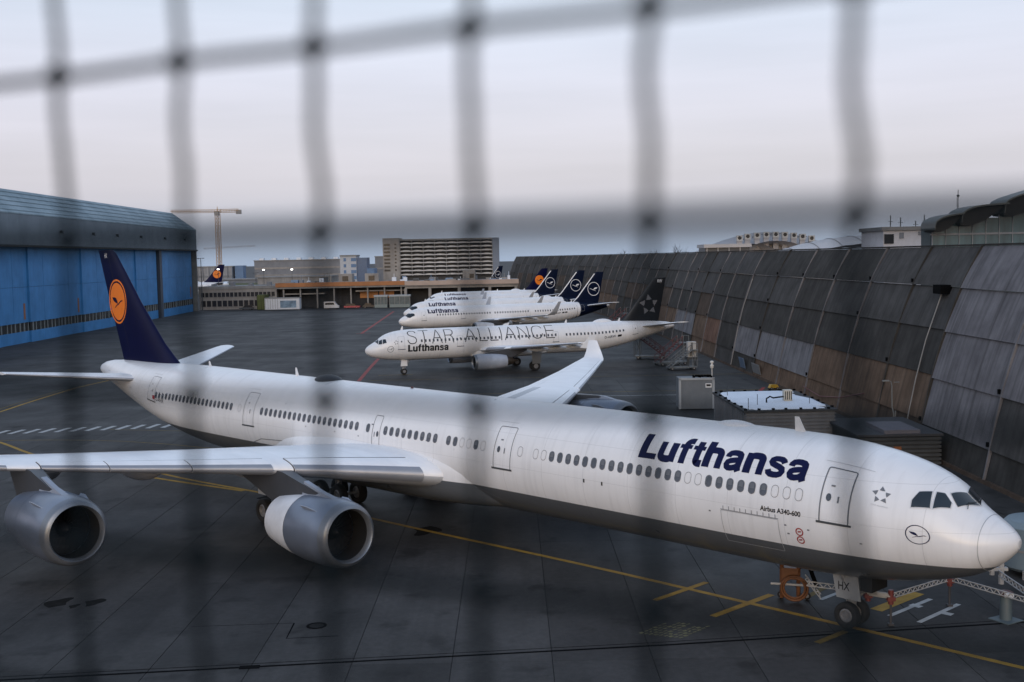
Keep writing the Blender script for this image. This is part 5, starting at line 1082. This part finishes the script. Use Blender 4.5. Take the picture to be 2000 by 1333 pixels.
mb = MB(); mb.loft(rings, False); mb.build('tent_roof', TENT, tn2, 20); mb = MB(); mb.b2(-15, 15, -6, 10, 0, 13.4); mb.build('tent_wall', TENTG, tn2)
for i in range(9): mb = MB(); a = (i+.5)/9; x = -15.5+31*a; t = 15.1+2.4*(1-abs(2*a-1)**2.1); mb.path([(x, -7+18*b, t-1.6*abs(2*b-.9)**2+.08) for b in [k/8 for k in range(9)]], .05, 5); mb.build('seam_rib', CONC, tn2)
wb = shed('plant_room', (55.2, 160, 0), 7.2, 10, 17.7, mat('plant_white', (.50, .49, .51), .6), 'white box-shaped plant room with vent grilles left of the glass hall')
mb = MB(); mb.b2(-3.5, -2.2, -.15, .1, 15.9, 17.2); mb.build('louvre', DARKW, wb); mb = MB(); mb.b2(-1.4, -.8, -.12, .1, 16.6, 17.4); mb.build('vent', GREY, wb); mb = MB(); mb.b2(1.2, 2.2, -.12, .1, 17.0, 17.5); mb.build('vent', GREY, wb)
for x, h in ((-2.3, 1.6), (-.9, 1.3), (1.2, .8), (2.4, 1.6)): mb = MB(); mb.tube((x, 1, 17.7), (x, 1, 18.2+h), .07); mb.tube((x-.35, 1, 18+h*.6), (x+.35, 1, 18+h*.6), .03); mb.build('roof_mast', POLE, wb)
gl = empty('glass_hall', (52, 130, 0), 0, 'teal glass hall under dark overlapping wave roofs, top right', 'building')
GT = mat('teal_glass', (.035, .075, .085), .1, 0, .5, .25, (3, 1, .3), 0, .7, None, 0, (.07, .14, .16))
for k in range(14):
    mb = MB(); x = -4.6+1.5*k; mb.b2(x+.04, x+1.46, 0, .12, 12, 17.9+max(0, (x+1.2))*.2); mb.build('pane', GT, gl)
    mb = MB(); mb.b2(x-.04, x+.04, -.1, .14, 12, 17.9+max(0, (x+1.2))*.2); mb.build('mullion', GREY, gl)
mb = MB(); mb.b2(-4.6, 16.4, .5, 3.5, 0, 17.6); mb.build('interior', mat('hall_inside', (.05, .07, .075), .6), gl); mb = MB(); mb.b2(-4.8, 16.6, -.14, .1, 16.55, 16.75); mb.build('transom', GREY, gl)
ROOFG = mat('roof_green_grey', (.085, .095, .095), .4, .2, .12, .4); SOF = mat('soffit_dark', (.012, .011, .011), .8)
WV = [([(46.9, 17.3), (47.0, 17.95), (47.5, 18.4), (48.5, 18.75), (50.2, 19.0)], [(49.7, 18.2), (48.8, 17.3), (47.8, 16.9), (47.1, 16.95)]),
      ([(49.95, 18.0), (50.1, 18.9), (50.8, 19.45), (52.3, 19.8), (55.2, 20.0)], [(54.4, 19.2), (52.8, 18.1), (51.2, 17.5), (50.15, 17.6)]),
      ([(54.8, 19.0), (55.0, 20.1), (55.8, 20.6), (57.5, 21.15), (60.5, 21.9), (64.0, 22.2)], [(63.5, 21.2), (60.2, 20.2), (57.7, 19.0), (56.0, 18.5), (55.05, 18.6)])]
for k, (tp_, lo_) in enumerate(WV):
    n_ = len(tp_); fx_, fz_ = pchip(range(n_), [p[0] for p in tp_]), pchip(range(n_), [p[1] for p in tp_]); T_ = [(fx_((n_-1)*j/20)-52, fz_((n_-1)*j/20)) for j in range(21)]
    mb = MB(); mb.prism([(x, -2.2+.25*k, z) for x, z in T_]+[(x+.05, -2.2+.25*k, z-.16) for x, z in reversed(T_)], (0, 4.5, 0)); ro = mb.build('wave_roof', ROOFG, gl, 40)
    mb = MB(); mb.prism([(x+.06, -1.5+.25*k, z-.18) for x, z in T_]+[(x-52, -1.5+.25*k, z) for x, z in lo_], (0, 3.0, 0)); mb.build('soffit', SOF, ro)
mt = empty('radio_mast', (52.6, 136, 0), 0, 'slender radio mast with a ball top above the wave roofs', 'mast'); mb = MB(); mb.tube((0, 0, 0), (0, 0, 21.9), .09, .04, 6); mb.tube((-.12, 0, 17), (-.12, 0, 21), .03); mb.build('pole', POLE, mt); mb = MB(); mb.lathe([(-.16, .01), (-.1, .14), (0, .18), (.1, .14), (.16, .01)], (0, 0, 21.2), 'Z', 10); mb.build('ball', POLE, mt)
# bare trees over the wall top
BARK = mat('bark', (.035, .028, .024), .9, 0, .3, 3)
def bare_tree(loc, h, sp, label, seed):
    rnd = random.Random(seed); t = empty('bare_tree', loc, 0, label, 'tree', 'bare trees behind the wall'); tr = MB(); tr.tube((0, 0, 0), (0, 0, h*.55), .22, .12, 7); tr.build('trunk', BARK, t); cw = MB()
    def grow(p, d, l, r, n):
        q = p+d*l; cw.tube(p, q, r, r*.6, 4, caps=False)
        if n == 0: return
        for k in range(4 if n > 1 else 5):
            nd = (d+Vector((rnd.uniform(-1, 1)*sp, rnd.uniform(-1, 1)*sp, rnd.uniform(-.2, .6)))).normalized(); grow(p+d*l*rnd.uniform(.45, 1), nd, l*rnd.uniform(.55, .8), r*.62, n-1)
    for k in range(5): grow(Vector((0, 0, h*(.4+.03*k))), Vector((rnd.uniform(-.7, .7), rnd.uniform(-.7, .7), 1)).normalized(), h*.24, .10, 3)
    cw.build('crown', BARK, t); return t
for i, (x, y, h, lab) in enumerate(((33.0, 330, 16.6, 'bare tree poking above the far wall top, leftmost of the group'), (37.5, 335, 16.4, 'bare tree poking above the wall, second from the left'), (36.5, 255, 16.2, 'low bare tree left of the domed hall, nearer the white side roof'), (38.2, 258, 16.3, 'low bare tree touching the left end of the domed hall'), (34.0, 272, 15.9, 'small bare treetop between the blurred wire and the domed hall'))): bare_tree((x, y, 0), h, .8, lab, i+3)

# ------------------------------------------------------------------ huts and gear between the wall and the big airliner
cb = empty('grey_cabinet', (17.7, 110.5, 0), -.03, 'large grey steel cabinet with a small sign, left of the snow-covered hut', 'cabinet')
mb = MB(); mb.b2(-1.65, 1.65, 0, 2.6, .1, 3.0); mb.build('body', streak_mat('cabinet_grey', (.155, .17, .185), (.185, .20, .215), .5, .4, (.11, .12, .13), .4), cb)
mb = MB(); mb.b2(-1.72, -1.5, -.06, .1, .1, 3.05); mb.b2(1.5, 1.72, -.06, .1, .1, 3.05); mb.b2(-1.72, 1.72, -.06, .1, 2.9, 3.1); mb.build('frame', mat('frame_pale', (.30, .32, .34), .5), cb)
mb = MB(); mb.b2(.85, 1.42, -.05, .0, 2.15, 2.55); sg = mb.build('sign', PLUG, cb); mb = MB(); mb.b2(.92, 1.34, -.07, -.045, 2.27, 2.48); mb.build('sign_mark', BLACK, sg)
mb = MB(); mb.tube((1.55, .5, 3.05), (1.55, .5, 4.0), .05); mb.lathe([(0, .05), (.1, .17), (.35, .19), (.42, .1), (.55, .1), (.62, .2), (.75, .18), (.8, .02)], (1.55, .5, 3.9), 'Z', 14); mb.build('beacon', mat('beacon_white', (.62, .60, .56), .4), cb, 50)
mb = MB()
for k in range(14): mb.box((-.2+.28*(k % 7), .4+.5*random.random(), 3.15+.12*random.random()), (.12, .3, .2), random.random())
mb.build('cable_junk', RUB, cb)
ht = empty('flat_roofed_hut', (20.7, 92, 0), .02, 'ribbed grey hut with a snow-covered flat roof and roof fan', 'hut')
hm = streak_mat('hut_grey', (.19, .195, .21), (.23, .235, .25), .6, .5, (.13, .135, .145), .5)
mb = MB(); mb.b2(-3.35, 3.35, -5.9, 5.9, 0, 3.05); mb.build('wall', hm, ht)
for k in range(11): mb = MB(); mb.b2(-3.42, 3.42, -5.98, -5.86, .12+.27*k, .22+.27*k); mb.build('cladding_board', hm, ht)
for k in range(20): mb = MB(); y = -5.6+.59*k; mb.b2(-3.44, -3.3, y, y+.28, .1, 3.0); mb.build('cladding_board', hm, ht)
mb = MB(); mb.b2(-3.55, 3.55, -6.1, 6.1, 3.05, 3.2); mb.build('roof_slab', mat('roof_felt', (.035, .037, .04), .8), ht)
# snow sheet with an uneven, melted edge
N = 60; pts = []
for k in range(N):
    a = 2*math.pi*k/N; sx_, sy_ = 3.35, 5.85; e = .28; c, s_ = math.cos(a), math.sin(a)
    j = 1-.05*random.random()-(.16 if (.1 < a < .5 or 5.4 < a < 5.7) else 0); pts.append((sx_*j*math.copysign(abs(c)**e, c), sy_*j*math.copysign(abs(s_)**e, s_)))
mb = MB(); r3 = [[(x*q, y*q, z) for x, y in pts] for q, z in ((1, 3.205), (.985, 3.25), (.9, 3.27), (.5, 3.285), (.05, 3.28))]; mb.loft(r3, True, False, True); sn = mb.build('snow_cover', SNOW, ht, 40)
for k in range(26):
    t = k/26*4; q = t % 1; x, y = ((-3.4+6.8*q, -5.95), (3.4, -5.95+11.9*q), (3.4-6.8*q, 5.95), (-3.4, 5.95-11.9*q))[int(t)]
    mb = MB(); mb.box((x+random.uniform(-.15, .15), y, 3.28), (.16, .2, .12), random.random()); mb.build('edge_weight', RUB, ht)
mb = MB(); mb.box((1.0, -1.2, 3.72), (.62, .62, .85)); fan = mb.build('roof_fan', mat('fan_cream', (.46, .43, .36), .5), ht)
for k in range(4): mb = MB(); mb.box((.78+.15*k, -1.52, 3.72), (.06, .05, .66)); mb.build('slot', DARKW, fan)
mb = MB(); mb.path([(-.9, -2.2, 3.25), (-.9, -2.2, 3.6), (-.6, -2.1, 3.75), (-.3, -1.9, 3.6), (.2, -1.5, 3.6), (.7, -1.2, 3.6)], .06, 6); mb.build('roof_pipe', RUB, ht)
for x, y in ((-1.9, -3.4), (2.2, -3.2), (-2.9, 3), (-3.1, -5.6)): mb = MB(); mb.tube((x, y, 3.2), (x, y, 4.1), .025, None, 5); mb.build('roof_rod', POLE, ht)
sh = empty('low_shed', (27.2, 82.5, 0), 0, 'low dark boarded shed with a pale flat lid, between the hut and the near wall', 'shed')
mb = MB(); mb.b2(-3.2, 2.4, -3, 5, 0, 2.1); mb.build('wall', mat('shed_dark', (.028, .03, .032), .7), sh)
for k in range(7): mb = MB(); mb.b2(-3.3, 2.5, -3.1, -2.96, .08+.29*k, .26+.29*k); mb.build('board', mat('board_dark', (.045, .048, .05), .7, 0, .25, 1.2), sh)
mb = MB(); mb.b2(-3.4, 2.6, -3.2, 5.2, 2.1, 2.25); mb.build('roof', mat('lid_dark', (.05, .05, .055), .7), sh); mb = MB(); mb.b2(-1.4, 1.1, -2.9, 1.4, 2.25, 2.5); mb.build('lid', mat('lid_pale', (.16, .15, .17), .6), sh)
mb = MB(); mb.box((-.6, -3.2, 1.2), (.5, .2, .4)); mb.build('orange_box', mat('box_orange', (.22, .07, .02), .6), sh)
lp = empty('lamp_post', (29.2, 88.0, 0), 0, 'thin pale lamp post with a hooked top, in front of the brown wall panels', 'lamp'); PP = mat('post_pale', (.15, .16, .16), .5)
mb = MB(); mb.path([(0, 0, 0), (.03, 0, 2.4), (0, 0, 2.6), (-.1, 0, 3.0), (-.12, 0, 4.6), (-.2, 0, 4.95), (-.5, 0, 5.05)], [.07, .06, .06, .045, .04, .035, .03], 8); mb.tube((.14, 0, 0), (.16, 0, 2.7), .05); mb.build('pole', PP, lp); mb = MB(); mb.box((-.6, 0, 5.02), (.5, .2, .1)); mb.box((.25, 0, 4.9), (.4, .06, .05)); mb.build('lamp_head', PP, lp)
# steps and lattice stands by the wall
def stair_stand(loc, rz, s, label, red):
    st = empty('access_stairs', loc, rz, label, 'stairs'); RS = mat('stand_red', (.10, .032, .034), .6, 0, .25, 2); GS = mat('stand_grey', (.12, .13, .135), .5, 0, .2, 2); m1 = RS if red else GS
    mb = MB(); mb.b2(-2.2*s, 2.2*s, -1*s, 1*s, .35*s, .5*s); mb.build('base_frame', GS, st)
    mb = MB()
    for y in (-.8, .8): mb.tube((-2*s, y*s, .5*s), (1.4*s, y*s, 3.0*s), .09*s); mb.tube((-2*s, y*s, 1.4*s), (1.4*s, y*s, 3.9*s), .05*s)
    for k in range(6): q = k/5; mb.tube((-2*s+3.4*s*q, -.8*s, .5*s+2.5*s*q), (-2*s+3.4*s*q, -.8*s, 1.4*s+2.5*s*q), .04*s); mb.tube((-2*s+3.4*s*q, .8*s, .5*s+2.5*s*q), (-2*s+3.4*s*q, .8*s, 1.4*s+2.5*s*q), .04*s)
    mb.build('stair_rail', m1, st)
    for k in range(9): q = (k+.5)/9; mb = MB(); mb.box((-2*s+3.4*s*q, 0, .5*s+2.5*s*q), (.3*s, 1.5*s, .05*s)); mb.build('tread', GS, st)
    mb = MB(); mb.b2(1.4*s, 2.4*s, -.9*s, .9*s, 2.95*s, 3.05*s); mb.build('platform', GS, st); mb = MB()
    for x in (1.5, 2.3):
        for y in (-.85, .85): mb.tube((x*s, y*s, .5*s), (x*s, y*s, 4.0*s), .05*s)
    mb.tube((1.5*s, -.85*s, .5*s), (2.3*s, -.85*s, 3*s), .04*s); mb.tube((2.3*s, -.85*s, .5*s), (1.5*s, -.85*s, 3*s), .04*s); mb.tube((1.5*s, -.85*s, 4*s), (2.3*s, -.85*s, 4*s), .04*s); mb.tube((-2*s, -.95*s, .5*s), (0, -.95*s, 2*s), .04*s); mb.tube((0, -.95*s, .5*s), (-1.0*s, -.95*s, 1.2*s), .04*s); mb.build('tower_frame', GS, st)
    for x in (-1.7, 1.7):
        for y in (-.9, .9): wheel(st, (x*s, y*s, .25*s), .25*s, .18*s)
    return st
stair_stand((22.0, 149.5, 0), .15, .85, 'grey access stairs on wheels by the wall, below the black-tailed jet', False)
stair_stand((21.5, 156, 0), .35, 1.0, 'larger red-railed access stairs just behind the grey ones, under the black tail', True)
stair_stand((20, 166, 0), 2.9, 1.0, 'red-railed access stairs farther back under the black tail', True)
stair_stand((20.5, 226, 0), .5, 1.2, 'red access stairs beneath the tail of the first dark-blue-tailed jet', True)
gcab = empty('white_box', (23.4, 150.2, 0), .1, 'upright white cabinet on a trolley beside the grey access stairs', 'cabinet'); mb = MB(); mb.box((0, 0, 2.6), (1.1, .8, 2.0)); mb.build('case', mat('case_white', (.45, .44, .42), .5), gcab); mb = MB(); mb.box((0, 0, 1.45), (1.4, 1.0, .3)); mb.tube((-.5, -.3, .2), (-.5, -.3, 1.4), .06); mb.tube((.5, -.3, .2), (.5, -.3, 1.4), .06); mb.tube((-.5, .3, 0), (-.5, .3, 1.4), .06); mb.tube((.5, .3, 0), (.5, .3, 1.4), .06); mb.build('trolley', POLE, gcab); mb = MB(); mb.tube((-.15, -.45, 1.7), (.05, -.45, 3.5), .04); mb.tube((-.3, -.45, 1.7), (-.1, -.45, 3.5), .04); mb.build('cable', RUB, gcab)
yt = empty('yellow_chock_cart', (28.6, 126, 0), .3, 'small yellow cart at the foot of the wall behind the snow roof', 'cart'); mb = MB(); mb.prism([(-.9, -.4, .3), (.9, -.4, .3), (.7, -.4, .85), (-.6, -.4, .95)], (0, .8, 0)); mb.build('body', mat('cart_yellow', (.40, .25, .03), .5), yt); yt.scale = (.6, .6, .6)
for x in (-.6, .6):
    for y in (-.4, .4): wheel(yt, (x, y, .22), .22, .15)
# ground power arms at the nose
WB = mat('boom_white', (.38, .38, .38), .5, 0, .15, 2); RB = mat('boom_red', (.16, .035, .032), .5, 0, .15, 2)
pa = empty('power_arm', (20.6, 44.4, 0), 0, 'jointed white lattice arm carrying ground power cables under the nose', 'power arm')
def boom(mb, a, b, wd=.095):
    a, b = Vector(a), Vector(b); u = Vector((0, 0, 1)); n = max(4, int((b-a).length/.16))
    for s_ in (-1, 1): mb.tube(a+u*wd*s_, b+u*wd*s_, .026, None, 6)
    for k in range(n): p, q = a+(b-a)*k/n, a+(b-a)*(k+1)/n; mb.tube(p+u*wd*(1 if k % 2 else -1), q+u*wd*(-1 if k % 2 else 1), .022, None, 4)
o_ = Vector((20.6, 44.4, 0)); L_ = lambda x, y, z: Vector((x, y, z))-o_
J = [L_(20.3, 44.2, 1.15), L_(18.21, 47.64, 1.2), L_(14.96, 45.29, 1.2), L_(14.2, 45.8, 1.2), L_(13.3, 46.62, 1.2), L_(12.1, 47.3, 1.2)]
for a, b in ((0, 1), (1, 2), (4, 5)): mb = MB(); boom(mb, J[a], J[b]); mb.build('boom', WB, pa)
mb = MB(); mb.tube(J[2], J[3], .12, None, 8); mb.tube(J[3], J[4], .09, None, 8); mb.build('swivel_tube', WB, pa, 40)
for k, (j, m_) in enumerate(((1, RB), (2, RB), (3, RB), (4, RB))): mb = MB(); mb.tube(J[j]+Vector((0, 0, -.32)), J[j]+Vector((0, 0, .26)), .11, None, 10); mb.box(J[j]+Vector((0, 0, -.1)), (.32, .24, .16)); mb.build('joint', m_, pa, 40)
for j in (1, 2): mb = MB(); mb.tube(J[j]+Vector((0, 0, -1.15)), J[j]+Vector((0, 0, -.3)), .05); mb.box(J[j]+Vector((0, 0, -1.14)), (.22, .2, .08)); mb.build('caster_leg', mat('caster_dark', (.05, .05, .055), .6), pa)
mb = MB(); mb.box(J[4]+Vector((.1, -.05, -.02)), (.5, .35, .36)); mb.build('junction_box', RB, pa)
p2 = empty('power_arm', (20.9, 46.0, 0), 0, 'shorter white lattice arm on white posts behind the nose tip', 'power arm'); o2 = Vector((20.9, 46.0, 0))
mb = MB(); boom(mb, Vector((20.46, 48.1, 1.25))-o2, Vector((20.6, 45.2, 1.1))-o2, .12); mb.build('boom', WB, p2); mb = MB(); mb.tube(Vector((20.3, 48.4, 1.1))-o2, Vector((20.3, 48.4, 2.2))-o2, .11); mb.tube(Vector((20.7, 48.4, .7))-o2, Vector((20.7, 48.4, 2.0))-o2, .12); mb.box(Vector((20.5, 48.4, 1.35))-o2, (.9, .2, .14)); mb.build('post', WB, p2)
pd = empty('pedestal', (19.75, 45.7, 0), 0, 'short blue-grey bollard pedestal with a rusty cap, at the right edge', 'bollard'); mb = MB(); mb.lathe([(0, .42), (.04, .42), (.05, .24), (.95, .24), (1.0, .22)], axis='Z', n=20); mb.build('body', mat('pedestal_blue', (.09, .12, .135), .5), pd, 35); mb = MB(); mb.lathe([(1.0, .25), (1.15, .28), (1.2, .2), (1.25, .02)], axis='Z', n=20); mb.build('cap', mat('cap_rust', (.12, .06, .05), .5), pd, 35); mb = MB(); mb.box((0, 0, .02), (.95, .95, .04), .5); mb.build('base_plate', mat('pedestal_blue', (.1, .1, .1), .5), pd); mb = MB(); mb.box((-.05, -.26, 1.1), (.25, .06, .16)); mb.box((.15, -.24, 1.05), (.12, .06, .2)); mb.build('cap_mark', PLUG, pd)
tk = empty('blue_tank', (24.2, 52.5, 0), 0, 'pale blue-grey tank container beyond the nose tip, at the right edge', 'tank'); TB = mat('tank_blue', (.17, .22, .25), .5, 0, .1, .6); mb = MB(); mb.lathe([(-.05, .02), (0, 1.5), (.15, 1.65), (2.0, 1.65), (2.25, 1.4), (2.4, .02)], (0, 0, .25), 'Z', 32); mb.build('shell', TB, tk, 35); mb = MB(); mb.lathe([(0, 1.69), (.1, 1.69)], (0, 0, 1.2), 'Z', 32); mb.tube((-1.2, -1.2, 0), (-1.2, -1.2, .4), .1); mb.tube((1.2, -1.2, 0), (1.2, -1.2, .4), .1); mb.tube((0, 1.5, 0), (0, 1.5, .4), .1); mb.build('band', CONC, tk)
gp = empty('hose_trolley', (11.9, 48.9, 0), -.3, 'orange hose trolley with coiled hose under the forward belly', 'trolley'); OG = mat('trolley_orange', (.13, .046, .012), .5, 0, .2, 2)
mb = MB()
for x in (-.45, .25): mb.tube((x, 0, .1), (x, 0, 2.1), .09); 
mb.box((-.1, 0, 1.9), (.9, .5, .3)); mb.box((-.1, .1, 1.2), (.7, .5, .5)); mb.build('frame', OG, gp)
mb = MB(); mb.path([(.55*math.cos(t)+.1, -.3, .62+.52*math.sin(t)) for t in [2*math.pi*k/24 for k in range(25)]], .06, 8); mb.path([(.45*math.cos(t)+.1, -.38, .66+.44*math.sin(t)) for t in [2*math.pi*k/24 for k in range(25)]], .05, 8); mb.build('hose_coil', OG, gp, 60)
mb = MB(); mb.path([(.2, .1, 1.3), (.5, .1, 1.9), (.55, .1, 2.25)], .10, 8); mb.path([(.6, -.1, 2.2), (.75, -.2, 1.5), (1.05, -.3, .7)], .09, 8); mb.build('belly_hose', RUB, gp, 60)
mb = MB(); boom(mb, (.55, -.3, 1.15), (1.2, -.35, .35), .1); mb.tube((-.9, -.2, .75), (1.0, -.2, .75), .05); mb.tube((.2, -.2, 1.75), (.9, -.2, 1.7), .06); mb.build('ladder', WB, gp)
for x in (-.5, .6): wheel(gp, (x, .25, .16), .16, .12)

# ------------------------------------------------------------------ wire fence right in front of the viewer
D0, PX, PYS, PZ_ = .378, .1188, -.0578, .0508
fe = empty('wire_fence', (0, .378, 14.0), 0, 'dark welded wire mesh fence, out of focus, right in front of the view', 'fence')
WIRE = mat('wire_black_coating', (.005, .009, .012), .8, 0, .2, 30, (1, 1, 1), 0, .08)
def node(k): return Vector((D0*(-.3915+PX*k)+.0034, D0*(1+PYS*k), 0))
fo_ = Vector((0, .378, 14.0)); ztop = 15.081
k0, k1_ = -5, 10
for k in range(k0, k1_+1):
    b = node(k); d = (node(1)-node(0)).normalized(); pts = []
    for i in range(97):
        z = 14.60+i*.0090; ph = 2*math.pi*(z-ztop)/PZ_; pts.append(b+d*(.0007*math.sin(ph*1.0+.6)+.0005*math.sin(ph*1.7+2*k)+.02*(15.05-z)*0)+Vector((0, .0014*(1 if k % 2 else -1)*math.cos(ph*.5), z))-fo_)
    q = MB(); q.path(pts, .00175, 6); q.build('upright_wire', WIRE, fe, 60)
for j in range(-5, 11):
    z = ztop+PZ_*3-j*PZ_+.0; r_ = .0024 if j == 4 else .00175
    if j == 4: z -= .002
    q = MB(); a, b = node(k0)-Vector((.0, 0, 0)), node(k1_); pts = [a+(b-a)*i/90+Vector((0, .0016*math.cos(math.pi*(k0+(k1_-k0)*i/90)), z))-fo_ for i in range(91)]
    if j == 4: cp = Vector((0, 0, CAM_H))-fo_; pts = [cp+(p-cp)*.74 for p in pts]   # tension wire strung a hand's breadth in front of the mesh
    q.path(pts, r_, 6); q.build('cross_wire' if j != 4 else 'tension_wire', WIRE, fe, 60)
    for k in range(k0, k1_+1):
        pass
kn = MB(); kn.lathe([(-.0038, .0002), (-.0028, .0030), (0, .0040), (.0028, .0030), (.0038, .0002)], axis='Z', n=10); knm = kn.mesh('weld_knot', WIRE, 60)
for j in range(-1, 9):
    for k in range(-2, 8): link('weld_knot', knm, fe, node(k)+Vector((0, -.001, ztop+PZ_*3-j*PZ_-(.002 if j == 4 else 0)))-fo_)
